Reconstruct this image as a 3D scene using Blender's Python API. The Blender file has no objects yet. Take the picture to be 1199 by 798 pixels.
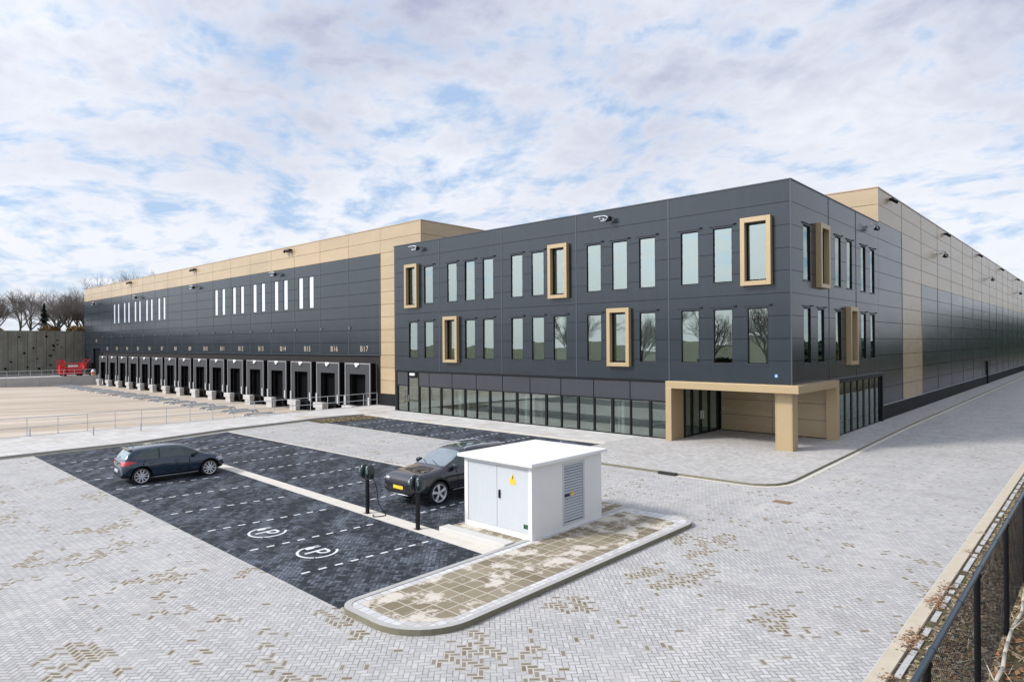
import bpy, bmesh, math, random
from mathutils import Vector, Matrix, noise as mnoise
random.seed(7)
S=bpy.context.scene
COL=S.collection
PI=math.pi
# ---------------------------------------------------------------- helpers
def tag(o,label=None,cat=None,group=None,kind=None):
    if label: o['label']=label
    if cat: o['category']=cat
    if group: o['group']=group
    if kind: o['kind']=kind
    return o
def empty(name,loc=(0,0,0),rz=0,label=None,cat=None,group=None,kind=None):
    o=bpy.data.objects.new(name,None); COL.objects.link(o)
    o.location=loc; o.rotation_euler=(0,0,rz); o.empty_display_size=.2
    return tag(o,label,cat,group,kind)
class MB:
    def __init__(s): s.v=[];s.f=[];s.m=[]
    def face(s,pts,m=0):
        n=len(s.v); s.v+= [tuple(p) for p in pts]; s.f.append(tuple(range(n,n+len(pts)))); s.m.append(m)
    def box(s,x0,x1,y0,y1,z0,z1,m=0):
        if x0>x1:x0,x1=x1,x0
        if y0>y1:y0,y1=y1,y0
        if z0>z1:z0,z1=z1,z0
        n=len(s.v)
        s.v+=[(x0,y0,z0),(x1,y0,z0),(x1,y1,z0),(x0,y1,z0),(x0,y0,z1),(x1,y0,z1),(x1,y1,z1),(x0,y1,z1)]
        for q in ((0,3,2,1),(4,5,6,7),(0,1,5,4),(1,2,6,5),(2,3,7,6),(3,0,4,7)):
            s.f.append(tuple(n+i for i in q)); s.m.append(m)
    def tube(s,p,q,r,r2=None,n=8,m=0,cap=True):
        p=Vector(p);q=Vector(q);r2=r if r2 is None else r2
        d=(q-p)
        if d.length<1e-6:return
        d.normalize(); a=d.orthogonal().normalized(); b=d.cross(a); k=len(s.v)
        for c,rr in ((p,r),(q,r2)):
            for i in range(n):
                t=2*PI*i/n; s.v.append(tuple(c+a*(rr*math.cos(t))+b*(rr*math.sin(t))))
        for i in range(n):
            j=(i+1)%n; s.f.append((k+i,k+j,k+n+j,k+n+i)); s.m.append(m)
        if cap:
            s.f.append(tuple(k+i for i in reversed(range(n)))); s.m.append(m)
            s.f.append(tuple(k+n+i for i in range(n))); s.m.append(m)
    def path(s,pts,r,n=8,m=0):
        for a,b in zip(pts,pts[1:]): s.tube(a,b,r,r,n,m)
    def prism(s,pts,z0,z1,m=0,mt=None):
        k=len(s.v);n=len(pts)
        s.v+=[(x,y,z0) for x,y in pts]+[(x,y,z1) for x,y in pts]
        for i in range(n):
            j=(i+1)%n; s.f.append((k+i,k+j,k+n+j,k+n+i)); s.m.append(m)
        s.f.append(tuple(k+n+i for i in range(n))); s.m.append(m if mt is None else mt)
        s.f.append(tuple(k+i for i in reversed(range(n)))); s.m.append(m)
    def build(s,name,mats,parent=None,smooth=False,recalc=False,bevel=0):
        me=bpy.data.meshes.new(name); me.from_pydata(s.v,[],s.f)
        if not isinstance(mats,(list,tuple)): mats=[mats]
        for m in mats: me.materials.append(m)
        if len(mats)>1: me.polygons.foreach_set('material_index',s.m)
        if recalc:
            bm=bmesh.new(); bm.from_mesh(me); bmesh.ops.recalc_face_normals(bm,faces=bm.faces); bm.to_mesh(me); bm.free()
        if smooth: me.polygons.foreach_set('use_smooth',[True]*len(me.polygons))
        me.update()
        o=bpy.data.objects.new(name,me); COL.objects.link(o)
        if bevel:
            b=o.modifiers.new('bevel','BEVEL'); b.width=bevel; b.segments=2; b.limit_method='ANGLE'
        if parent: o.parent=parent
        return o
def copy_tree(o,parent=None):
    c=o.copy(); COL.objects.link(c)
    if parent: c.parent=parent
    for ch in list(o.children): copy_tree(ch,c)
    return c
# ---------------------------------------------------------------- node material helper
class NM:
    def __init__(s,name):
        s.m=bpy.data.materials.new(name); s.m.use_nodes=True; s.t=s.m.node_tree; s.n=s.t.nodes; s.l=s.t.links
        s.b=s.n['Principled BSDF']; s.out=s.n['Material Output']
    def node(s,ty,**k):
        x=s.n.new(ty)
        for a,b in k.items(): setattr(x,a,b)
        return x
    def put(s,sock,val):
        if hasattr(val,'bl_idname') and hasattr(val,'links') or isinstance(val,bpy.types.NodeSocket): s.l.new(val,sock)
        else:
            sock.default_value=val
    def math(s,op,a,b=None,c=None,clamp=False):
        x=s.node('ShaderNodeMath',operation=op,use_clamp=clamp)
        s.put(x.inputs[0],a)
        if b is not None: s.put(x.inputs[1],b)
        if c is not None: s.put(x.inputs[2],c)
        return x.outputs[0]
    def mix(s,f,a,b,bt='MIX'):
        x=s.node('ShaderNodeMix',data_type='RGBA',blend_type=bt,clamp_factor=True)
        s.put(x.inputs[0],f)
        s.put(x.inputs[6],a if not isinstance(a,tuple) else (*a,1)[:4]); s.put(x.inputs[7],b if not isinstance(b,tuple) else (*b,1)[:4])
        return x.outputs[2]
    def ramp(s,f,lo,hi):
        x=s.node('ShaderNodeMapRange',clamp=True); s.put(x.inputs[0],f); x.inputs[1].default_value=lo; x.inputs[2].default_value=hi
        return x.outputs[0]
    def pos(s):
        return s.node('ShaderNodeNewGeometry').outputs['Position']
    def xyz(s,v):
        x=s.node('ShaderNodeSeparateXYZ'); s.l.new(v,x.inputs[0]); return x.outputs[0],x.outputs[1],x.outputs[2]
    def comb(s,x,y,z=0.0):
        c=s.node('ShaderNodeCombineXYZ'); s.put(c.inputs[0],x);s.put(c.inputs[1],y);s.put(c.inputs[2],z); return c.outputs[0]
    def noise(s,vec,scale,detail=3,rough=.5,col=False):
        x=s.node('ShaderNodeTexNoise'); s.l.new(vec,x.inputs['Vector']); x.inputs['Scale'].default_value=scale; x.inputs['Detail'].default_value=detail; x.inputs['Roughness'].default_value=rough
        return x.outputs['Color' if col else 'Fac']
    def white(s,vec):
        x=s.node('ShaderNodeTexWhiteNoise',noise_dimensions='3D'); s.l.new(vec,x.inputs['Vector']); return x.outputs['Value'],x.outputs['Color']
    def mapping(s,v,scale=(1,1,1),rot=0,loc=(0,0,0)):
        x=s.node('ShaderNodeMapping'); s.l.new(v,x.inputs[0]); x.inputs['Scale'].default_value=scale; x.inputs['Rotation'].default_value=(0,0,rot); x.inputs['Location'].default_value=loc
        return x.outputs[0]
    def bump(s,h,strength=.3,dist=.01):
        x=s.node('ShaderNodeBump'); s.l.new(h,x.inputs['Height']); x.inputs['Strength'].default_value=strength; x.inputs['Distance'].default_value=dist
        s.l.new(x.outputs[0],s.b.inputs['Normal'])
    def set(s,**k):
        mp=dict(col='Base Color',rough='Roughness',metal='Metallic',coat='Coat Weight',spec='Specular IOR Level',em='Emission Color',es='Emission Strength',alpha='Alpha')
        for a,b in k.items():
            if isinstance(b,tuple): b=(*b,1)[:4]
            s.put(s.b.inputs[mp[a]],b)
        return s.m
def simple(name,col,rough=.5,metal=0,var=.08,scale=2.5,coat=0,spec=.5,bump=0):
    """painted / moulded surface with slight uneven tone"""
    n=NM(name); p=n.node('ShaderNodeTexCoord').outputs['Object']
    f=n.noise(p,scale,5,.6)
    f=n.math('MULTIPLY_ADD',f,2*var,1-var)
    x=n.node('ShaderNodeVectorMath',operation='SCALE'); x.inputs[0].default_value=col[:3]; n.l.new(f,x.inputs['Scale'])
    n.l.new(x.outputs[0],n.b.inputs['Base Color'])
    r=n.math('MULTIPLY_ADD',n.noise(p,scale*2.3,3),.12,rough-.06)
    n.l.new(r,n.b.inputs['Roughness']); n.set(metal=metal,coat=coat,spec=spec)
    if bump: n.bump(n.noise(p,scale*12,4),bump,.004)
    return n.m
def herringbone(name,w,cols,joint,patch_col=None,patch=(.58,.64),rot=PI/4,stain=.25,dirt_col=(.20,.17,.12),cool=0,streak=None,grainamp=.25):
    """45 degree herringbone clinker paving, every brick with its own tone"""
    n=NM(name); P=n.pos(); U=n.mapping(P,(1/w,1/w,0),rot)
    # displaced coordinates keep joints slightly crooked
    x,y,_=n.xyz(U)
    wob=n.noise(P,1.3,2); x=n.math('ADD',x,n.math('MULTIPLY',n.math('SUBTRACT',wob,.5),.6)); y=n.math('ADD',y,n.math('MULTIPLY',n.math('SUBTRACT',wob,.5),.5))
    i=n.math('FLOOR',x); j=n.math('FLOOR',y); fx=n.math('SUBTRACT',x,i); fy=n.math('SUBTRACT',y,j)
    k=n.math('FLOORED_MODULO',n.math('SUBTRACT',i,j),4.0)
    k1=n.math('COMPARE',k,1.0,.1); k2=n.math('COMPARE',k,2.0,.1); k3=n.math('COMPARE',k,3.0,.1)
    vert=n.math('ADD',k2,k3); hor=n.math('SUBTRACT',1.0,vert)
    al=n.math('ADD',n.math('MULTIPLY',hor,n.math('ADD',fx,k1)),n.math('MULTIPLY',vert,n.math('ADD',fy,k2)))
    ac=n.math('ADD',n.math('MULTIPLY',hor,fy),n.math('MULTIPLY',vert,fx))
    d=n.math('MINIMUM',n.math('MINIMUM',al,n.math('SUBTRACT',2.0,al)),n.math('MINIMUM',ac,n.math('SUBTRACT',1.0,ac)))
    ci=n.math('SUBTRACT',i,k1); cj=n.math('SUBTRACT',j,k2)
    idv=n.comb(ci,cj,vert); wv,wc=n.white(idv)
    face=n.ramp(d,.03,.13); selx=None
    c=n.mix(wv,cols[0],cols[1])
    # broad tonal drift
    big=n.noise(P,.16,4,.6); c=n.mix(n.math('MULTIPLY',n.ramp(big,.35,.7),stain),c,tuple(q*.72 for q in cols[0]))
    if patch_col:
        X_,Y_,_z=n.xyz(P)
        gate=n.math('MULTIPLY_ADD',n.ramp(Y_,-12.0,-17.5),.75,.25)
        q=n.noise(n.mapping(idv,(w*.75,w*1.1,0)),.62,3,.62); q2=n.noise(n.mapping(idv,(w,w,0),0,(9,4,0)),2.2,2,.5)
        q=n.math('ADD',n.math('MULTIPLY',q,.8),n.math('MULTIPLY',q2,.2))
        dens=n.math('MULTIPLY',n.math('MULTIPLY',n.ramp(q,.542,.60),gate),.75); dens=n.math('ADD',dens,.012)
        r2=n.white(n.comb(cj,ci,vert))[0]; sel=n.math('LESS_THAN',r2,dens)
        sel=n.math('MULTIPLY',sel,n.math('MULTIPLY_ADD',wv,.35,.62))
        # long faint wheel tracks and dusty bands
        trk=n.noise(n.mapping(P,(.9,.05,1)),1.0,3,.6); c=n.mix(n.math('MULTIPLY',n.ramp(trk,.52,.68),.28),c,(.60,.59,.56)); 
        trk2=n.noise(n.mapping(P,(.06,.7,1)),1.0,3,.6); c=n.mix(n.math('MULTIPLY',n.ramp(trk2,.55,.7),.30),c,(.27,.26,.245))
        blot=n.noise(P,2.6,5,.7); c=n.mix(n.math('MULTIPLY',n.ramp(blot,.55,.72),.35),c,(.26,.245,.215))
        selx=n.math('LESS_THAN',r2,dens); face=n.math('MULTIPLY_ADD',selx,n.math('SUBTRACT',n.ramp(d,.11,.19),face),face)
        c=n.mix(sel,c,patch_col)
    if streak:   # worn lighter, dusty areas, whole bricks at a time
        q=n.noise(n.mapping(idv,(w*streak[1],w*streak[2],0),-rot),1.0,4,.65)
        q=n.math('ADD',n.math('MULTIPLY',q,.85),n.math('MULTIPLY',wv,.15))
        c=n.mix(n.ramp(q,streak[3],streak[4]),c,streak[0])
    g=n.noise(P,38,3); c=n.mix(n.math('MULTIPLY',n.ramp(g,.4,.75),grainamp),c,dirt_col)
    sand=n.ramp(n.noise(P,.9,4,.65),.45,.65)
    jc=n.mix(sand,joint,tuple(min(1,v*1.7) for v in joint))
    if selx is not None: jc=n.mix(selx,jc,(.44,.41,.35))
    c=n.mix(face,jc,c)
    n.l.new(c,n.b.inputs['Base Color']); n.set(rough=.85,spec=.25)
    n.bump(n.math('ADD',face,n.math('MULTIPLY',wv,.25)),.5,.006)
    return n.m
def slabs(name,sx,sy,cols,joint,jw=.03,stain_col=(.3,.26,.2),stain=.5,offset=0.0,rot=0,sc=.7,thr=(.5,.65)):
    n=NM(name); P=n.pos(); x,y,_=n.xyz(n.mapping(P,(1,1,1),rot))
    v=n.math('DIVIDE',y,sy); j=n.math('FLOOR',v); fv=n.math('SUBTRACT',v,j)
    u=n.math('ADD',n.math('DIVIDE',x,sx),n.math('MULTIPLY',n.math('FLOORED_MODULO',j,2.0),offset)); i=n.math('FLOOR',u); fu=n.math('SUBTRACT',u,i)
    du=n.math('MULTIPLY',n.math('MINIMUM',fu,n.math('SUBTRACT',1.0,fu)),sx); dv=n.math('MULTIPLY',n.math('MINIMUM',fv,n.math('SUBTRACT',1.0,fv)),sy)
    d=n.math('MINIMUM',du,dv); face=n.ramp(d,jw*.25,jw*.6)
    wv,_c=n.white(n.comb(i,j,3.0)); c=n.mix(wv,cols[0],cols[1])
    st=n.ramp(n.noise(P,sc,5,.68),thr[0],thr[1]); c2=n.mix(n.math('MULTIPLY',st,stain),c,stain_col)
    c=n.mix(face,joint,c2)
    n.l.new(c,n.b.inputs['Base Color']); n.set(rough=.85,spec=.25); n.bump(n.math('ADD',face,n.math('MULTIPLY',n.noise(P,30,3),.3)),.4,.006)
    return n.m
# ---------------------------------------------------------------- materials
LG=(.46,.455,.45)
M={}
M['paver']=herringbone('paving_grey_herringbone',.105,((.385,.388,.39),(.51,.508,.502)),(.20,.19,.17),(.135,.11,.07),(.60,.625),stain=.30)
M['dark_paver']=herringbone('paving_black_herringbone',.105,((.018,.022,.028),(.036,.042,.052)),(.012,.014,.018),None,stain=.3,dirt_col=(.02,.02,.03),streak=((.125,.145,.175),.45,1.5,.44,.66),grainamp=.1)
M['plaza']=slabs('paving_plaza_slabs',.21,.21,((.36,.35,.335),(.48,.47,.455)),(.24,.225,.205),.02,(.30,.27,.22),.5,.5,PI/4,.5,(.55,.7))
M['island']=slabs('paving_island_tan_tiles',.40,.40,((.175,.145,.095),(.255,.22,.155)),(.46,.43,.36),.032,(.56,.52,.45),.92,0,0.0,1.3,(.50,.565))
M['whiteblock']=slabs('paving_light_blocks',.21,.21,((.44,.44,.44),(.60,.60,.605)),(.30,.29,.27),.02,(.40,.36,.3),.5)
M['path']=slabs('paving_path_pale_slabs',.6,.6,((.44,.43,.41),(.54,.53,.51)),(.36,.34,.31),.025,(.36,.31,.24),.5,.5,0,.35,(.5,.66))
M['kerb']=simple('kerb_concrete',(.37,.365,.35),.85,var=.22,scale=1.6,bump=.3)
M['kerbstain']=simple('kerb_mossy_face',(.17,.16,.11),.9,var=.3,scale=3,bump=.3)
M['kerbcream']=simple('kerb_sandy_concrete',(.55,.52,.455),.85,var=.18,scale=2.2,bump=.3)
M['concrete']=simple('cast_concrete',(.50,.49,.46),.85,var=.15,scale=.8,bump=.2)
M['whiteconc']=simple('white_cast_concrete',(.44,.435,.42),.8,var=.16,scale=1.1,bump=.2)
M['mark']=simple('white_marking_brick',(.60,.61,.62),.7,var=.1,scale=9)
def yardmat():
    n=NM('yard_beige_paving'); P=n.pos()
    s1=n.noise(n.mapping(P,(.55,.035,1)),1.0,5,.6); s2=n.noise(n.mapping(P,(1.9,.12,1)),1.0,4,.65); b=n.noise(P,3.,4,.7)
    c=n.mix(n.ramp(s1,.35,.65),(.31,.235,.16),(.53,.46,.375)); c=n.mix(n.math('MULTIPLY',n.ramp(s2,.45,.68),.6),c,(.60,.575,.53))
    c=n.mix(n.math('MULTIPLY',n.ramp(b,.5,.8),.3),c,(.36,.30,.24))
    tm=n.noise(n.mapping(P,(1.1,.05,1),.35),1.3,3,.6); c=n.mix(n.math('MULTIPLY',n.ramp(tm,.58,.68),.35),c,(.24,.19,.15))
    n.l.new(c,n.b.inputs['Base Color']); n.set(rough=.9,spec=.2); n.bump(b,.3,.005); return n.m
M['yard']=yardmat()
def leafground():
    n=NM('leaf_litter_soil'); P=n.pos()
    a=n.noise(P,9,6,.75); b=n.noise(P,1.1,4,.6); c=n.mix(n.ramp(a,.35,.65),(.035,.028,.02),(.17,.135,.09)); c=n.mix(n.math('MULTIPLY',n.ramp(b,.45,.6),.6),c,(.085,.085,.035))
    n.l.new(c,n.b.inputs['Base Color']); n.set(rough=.95,spec=.1); n.bump(a,.8,.03); return n.m
M['leafground']=leafground()
def leafmat(name,cols):
    n=NM(name); g=n.node('ShaderNodeNewGeometry'); r=g.outputs['Random Per Island']
    cr=n.node('ShaderNodeValToRGB'); n.l.new(r,cr.inputs[0]); e=cr.color_ramp.elements
    e[0].color=(*cols[0],1); e[1].color=(*cols[-1],1)
    for k,c in enumerate(cols[1:-1]):
        q=e.new((k+1)/(len(cols)-1)); q.color=(*c,1)
    n.l.new(cr.outputs[0],n.b.inputs['Base Color']); n.set(rough=.8,spec=.2); return n.m
M['leaves']=leafmat('fallen_leaves',[(.20,.075,.03),(.30,.16,.08),(.10,.06,.035),(.36,.25,.15),(.14,.10,.07),(.33,.13,.05),(.42,.34,.22)])
M['greyleaves']=leafmat('weathered_leaves',[(.19,.15,.10),(.30,.25,.16),(.11,.085,.055),(.40,.35,.25),(.20,.17,.07),(.27,.15,.07)])
M['hedgeleaf']=leafmat('winter_hedge_leaves',[(.22,.12,.05),(.12,.10,.04),(.30,.17,.07),(.07,.08,.03)])
M['conifer']=leafmat('conifer_needles',[(.018,.035,.022),(.03,.055,.03),(.012,.025,.018)])
M['evergreen']=leafmat('evergreen_leaves',[(.03,.05,.02),(.05,.075,.03),(.02,.035,.015),(.07,.09,.04)])
M['bark']=simple('tree_bark',(.10,.09,.075),.9,var=.3,scale=3)
M['twig']=simple('winter_twigs',(.21,.185,.17),.9,var=.3,scale=1)
M['stick']=simple('pale_dead_wood',(.50,.46,.38),.85,var=.25,scale=5,bump=.4)
M['grass']=simple('rough_grass_land',(.09,.10,.045),.95,var=.4,scale=.3)
def clad(name,col,rough=.34,ribs=True):
    """coated steel sandwich panel: micro ribs, slight oil canning"""
    n=NM(name); P=n.pos(); x,y,z=n.xyz(P)
    t=n.noise(n.mapping(P,(.25,.25,.9)),1.0,3,.5)
    c=n.mix(n.ramp(t,.3,.7),tuple(v*.93 for v in col),tuple(v*1.07 for v in col))
    d=n.noise(n.mapping(P,(2.5,2.5,.10)),1.0,2,.5); c=n.mix(n.math('MULTIPLY',n.ramp(d,.5,.8),.10),c,tuple(min(.6,v*1.3+.03) for v in col))
    cell=n.comb(n.math('FLOOR',n.math('DIVIDE',x,5.3)),n.math('FLOOR',n.math('DIVIDE',y,6.9)),n.math('FLOOR',n.math('DIVIDE',z,1.145)))
    pv=n.math('MULTIPLY_ADD',n.white(cell)[0],.12,.94); sc_=n.node('ShaderNodeVectorMath',operation='SCALE'); n.l.new(c,sc_.inputs[0]); n.l.new(pv,sc_.inputs['Scale']); c=sc_.outputs[0]
    n.l.new(c,n.b.inputs['Base Color'])
    n.put(n.b.inputs['Roughness'],n.math('MULTIPLY_ADD',t,.10,rough-.05))
    oc=n.noise(n.mapping(P,(.4,.4,.7)),1.0,1,.3)
    h=n.math('MULTIPLY',oc,.0016)
    x_=n.node('ShaderNodeBump'); n.l.new(h,x_.inputs['Height']); x_.inputs['Strength'].default_value=.6; x_.inputs['Distance'].default_value=1.0
    n.l.new(x_.outputs[0],n.b.inputs['Normal'])
    n.set(spec=.5); return n.m
M['clad']=clad('anthracite_cladding',(.017,.0245,.032),.22)
M['tan']=clad('champagne_cladding',(.40,.305,.185),.27)
M['spandrel']=clad('spandrel_panel_grey',(.032,.034,.042),.4)
M['gold']=simple('champagne_gold_sheet',(.42,.318,.182),.36,metal=.25,var=.05,scale=1)
M['black']=simple('black_powder_coat',(.006,.007,.009),.45,var=.1,spec=.25)
M['joint']=simple('black_joint',(.003,.0035,.0045),.8,spec=.05)
M['cap']=simple('anthracite_flashing',(.028,.036,.05),.4,var=.05)
M['seam']=simple('anthracite_seam_profile',(.05,.062,.08),.35,var=.05)
M['tanseam']=simple('champagne_seam_profile',(.40,.30,.19),.4,var=.05)
M['plinth']=simple('black_plinth',(.012,.012,.014),.7,var=.2,scale=.6,spec=.2)
M['dockwall']=simple('dark_dock_wall_panel',(.026,.024,.023),.8,var=.2,scale=.9,spec=.2)
M['curtain']=simple('grey_dock_curtain',(.033,.036,.041),.75,var=.15,scale=1.5)
M['rubber']=simple('black_rubber',(.005,.005,.006),.8,var=.2,spec=.12)
M['alu']=simple('dock_frame_aluminium',(.25,.25,.255),.45,metal=.35,var=.1)
M['galv']=simple('galvanised_steel',(.47,.50,.52),.5,metal=.25,var=.18,scale=3)
M['white']=simple('white_paint',(.72,.72,.71),.55,var=.04,scale=1.2)
M['edgestone']=simple('edge_stone_grey',(.40,.40,.395),.85,var=.35,scale=3,bump=.3)
M['kerbsand']=simple('sandy_edge_kerb',(.46,.405,.315),.85,var=.2,scale=2.6,bump=.3)
M['kioskwall']=simple('kiosk_render_white',(.70,.70,.69),.75,var=.09,scale=.9,bump=.25)
M['guide']=simple('painted_guide_grey',(.42,.42,.42),.6)
M['kioskdoor']=simple('light_grey_doors',(.50,.53,.55),.4,var=.03)
M['wallint']=simple('interior_white_wall',(.78,.79,.74),.8,var=.05)
M['floorint']=simple('interior_floor',(.36,.40,.38),.25,var=.1)
M['intgrey']=simple('interior_grey_furniture',(.30,.30,.30),.6)
M['number']=simple('dock_number_vinyl',(.44,.38,.31),.5,var=.03)
M['yellow']=simple('warning_yellow',(.85,.52,.02),.5,var=.03)
M['plateyellow']=simple('yellow_plate',(.85,.55,.03),.5,var=.03)
M['green']=simple('green_label',(.02,.16,.08),.5)
M['blue']=simple('blue_sign',(.05,.22,.50),.5)
M['red']=simple('red_paint',(.55,.02,.025),.45,var=.15)
M['orange']=simple('orange_plastic',(.60,.20,.10),.5)
M['skylight']=simple('translucent_window_panel',(.58,.64,.72),.22,var=.05,scale=.5,spec=.8)
M['grate']=simple('cast_iron',(.035,.033,.03),.6,metal=.4,var=.3,scale=8)
M['rust']=simple('sandy_cast_iron',(.22,.14,.08),.8,var=.3,scale=8)
def glass(name,tint,base,rough=0.0):
    n=NM(name); n.n.remove(n.b)
    tr=n.node('ShaderNodeBsdfTransparent'); tr.inputs[0].default_value=(*tint,1)
    gl=n.node('ShaderNodeBsdfGlossy'); gl.inputs['Color'].default_value=(.68,.77,.72,1); gl.inputs['Roughness'].default_value=rough
    P=n.pos(); bp=n.node('ShaderNodeBump'); n.l.new(n.noise(P,.55,1),bp.inputs['Height']); bp.inputs['Strength'].default_value=.25; bp.inputs['Distance'].default_value=.02
    n.l.new(bp.outputs[0],gl.inputs['Normal'])
    fr=n.node('ShaderNodeFresnel'); fr.inputs[0].default_value=1.5
    f=n.math('MULTIPLY_ADD',fr.outputs[0],1.0,base,clamp=True)
    mx=n.node('ShaderNodeMixShader'); n.l.new(f,mx.inputs[0]); n.l.new(tr.outputs[0],mx.inputs[1]); n.l.new(gl.outputs[0],mx.inputs[2])
    n.l.new(mx.outputs[0],n.out.inputs[0]); return n.m
M['glass']=glass('coated_office_glass',(.74,.85,.79),.34)
M['glassgf']=glass('ground_floor_glass',(.84,.93,.88),.32)
def concwall():
    n=NM('old_retaining_wall_concrete'); P=n.pos(); x,y,z=n.xyz(P)
    a=n.noise(n.mapping(P,(1,.9,.10)),1.2,5,.7); b=n.noise(P,.35,4,.65)
    c=n.mix(n.ramp(a,.3,.7),(.12,.125,.10),(.25,.25,.215)); c=n.mix(n.math('MULTIPLY',n.ramp(b,.48,.62),.7),c,(.145,.14,.115))
    n.l.new(c,n.b.inputs['Base Color']); n.set(rough=.95,spec=.15); n.bump(a,.5,.03); return n.m
M['oldwall']=concwall()
M['paintblue']=simple('dark_blue_car_paint',(.008,.023,.046),.14,metal=.15,var=.02,coat=1)
M['paintgrey']=simple('dark_grey_car_paint',(.013,.012,.020),.16,metal=.15,var=.02,coat=1)
M['carglass']=simple('car_window_glass',(.045,.07,.065),.05,var=.8,spec=.5,coat=.5)
M['windscreen']=simple('car_windscreen_glass',(.17,.21,.23),.08,var=.3,spec=1.0,coat=1)
M['tyre']=simple('tyre_rubber',(.015,.015,.016),.8)
M['rim']=simple('alloy_wheel',(.72,.72,.73),.35,metal=.4,var=.05)
M['trim']=simple('black_car_trim',(.012,.012,.013),.5)
M['taillight']=simple('red_taillight',(.45,.012,.01),.2,coat=1)
M['headlight']=simple('clear_headlight',(.45,.48,.52),.12,coat=1,spec=.8)
M['chrome']=simple('chrome_strip',(.7,.7,.72),.2,metal=1)
M['plategrey']=simple('blank_plate',(.50,.52,.56),.5)
M['roofing']=simple('roof_membrane',(.25,.25,.26),.9)

# ---------------------------------------------------------------- facade decomposition
def subtract(r,holes):
    out=[r]
    for h in holes:
        nx=[]
        for (a,b,c,d) in out:
            if h[0]>=b or h[1]<=a or h[2]>=d or h[3]<=c: nx.append((a,b,c,d)); continue
            if h[0]>a: nx.append((a,h[0],c,d))
            if h[1]<b: nx.append((h[1],b,c,d))
            lo,hi=max(a,h[0]),min(b,h[1])
            if h[2]>c: nx.append((lo,hi,c,h[2]))
            if h[3]<d: nx.append((lo,hi,h[3],d))
        out=nx
    return out
def wallbox(mb,axis,c0,c1,r,m=0):
    a,b,z0,z1=r
    if b-a<1e-4 or z1-z0<1e-4: return
    if axis=='y': mb.box(a,b,c0,c1,z0,z1,m)
    else: mb.box(c0,c1,a,b,z0,z1,m)
def panels(mb,axis,face,thick,us,zs,holes,gap=.022,keep=None,m=0):
    """cladding boxes between vertical seams us and joints zs; face = outer plane, thick goes inwards (signed)"""
    for u0,u1 in zip(us,us[1:]):
        for z0,z1 in zip(zs,zs[1:]):
            if keep and not keep((u0+u1)/2,(z0+z1)/2): continue
            for r in subtract((u0+gap/2,u1-gap/2,z0+gap/2,z1-gap/2),holes): wallbox(mb,axis,face,face+thick,r,m)
# ================================================================ SETTING
def sheet(name,pts,z,mat,kind='structure'):
    mb=MB(); mb.face([(x,y,z) for x,y in pts]); o=mb.build(name,mat); o['kind']=kind; return o
def slab(name,pts,z0,z1,mats,kind='structure'):
    mb=MB(); mb.prism(pts,z0,z1,1 if len(mats)>1 else 0,0); o=mb.build(name,mats); o['kind']=kind; return o
# wide land to the horizon, yard pit cut out by staying below it
mb=MB(); R_=2500
for (x0,x1,y0,y1) in ((-R_,-131.4,-R_,R_),(-131.4,R_,215,R_),(-131.4,R_,-R_,-75),(60,R_,-75,215)):
    mb.face([(x0,y0,-.05 if x0>-1000 else -.05),(x1,y0,-.05),(x1,y1,-.05),(x0,y1,-.05)])
o=mb.build('ground',M['grass']); o['kind']='structure'
sheet('road',[(-37.4,-75),(8.7,-75),(8.7,215),(0,215),(0,.3),(-37.4,.3)],0,M['paver'])
# truck yard: level at the docks, rising slowly away from them
mb=MB(); ys=[2.2,-3,-8,-14,-20,-26,-34,-44,-75]; zs=[-1.15,-1.15,-1.03,-.85,-.66,-.5,-.25,-.02,-.02]
for a in range(len(ys)-1):
    mb.face([(-118.8,ys[a+1],zs[a+1]),(-37.4,ys[a+1],zs[a+1]),(-37.4,ys[a],zs[a]),(-118.8,ys[a],zs[a])])
o=mb.build('yard_paving',M['yard']); o['kind']='structure'
def yz(y):
    for a in range(len(ys)-1):
        if ys[a]>=y>=ys[a+1]:
            t=(ys[a]-y)/(ys[a]-ys[a+1]); return zs[a]*(1-t)+zs[a+1]*t
    return zs[-1]
# upper level beyond the white wall
slab('upper_yard',[(-131.4,-75),(-119.1,-75),(-119.1,2.0),(-131.4,2.0)],-1.2,.38,[M['concrete']])
slab('upper_bank',[(-420,-60),(-132,-60),(-132,120),(-420,120)],0,8.3,[M['grass']])
# path between yard and parking (raised slightly, kerb on the parking side)
kl=[(-28.8,-75),(-28.9,-40),(-29.1,-26.8),(-29.4,-20.5),(-31.15,-14.3),(-31.6,-10.5),(-32.05,-7.5),(-32.0,-5.2),(-31.6,-3.4)]
kl2=[(x-.16,y) for x,y in kl]
slab('path',[(-37.2,-75)]+kl2+[(-31.76,-3.4),(-31.76,-.02),(-32.42,-.02),(-32.42,2.0),(-37.2,2.0)],-.3,.10,[M['path'],M['kerb']])
mb=MB(); mb.prism([(-37.42,-75),(-37.2,-75),(-37.2,2.05),(-37.42,2.05)],-1.4,.12); o=mb.build('yard_edge_kerb',M['whiteconc']); o['kind']='structure'
mb=MB()
for (a,b,c,d) in zip(kl,kl[1:],kl2,kl2[1:]): mb.prism([c,a,b,d],-.2,.115)
o=mb.build('kerb',M['kerb']); o['kind']='structure'
mb=MB()
for (a,b) in zip(kl[1:],kl[2:]): mb.face([(a[0]+.02,a[1],.006),(a[0]+.38,a[1],.006),(b[0]+.38,b[1],.006),(b[0]+.02,b[1],.006)])
o=mb.build('gutter',M['kerbstain']); o['kind']='structure'
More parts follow.
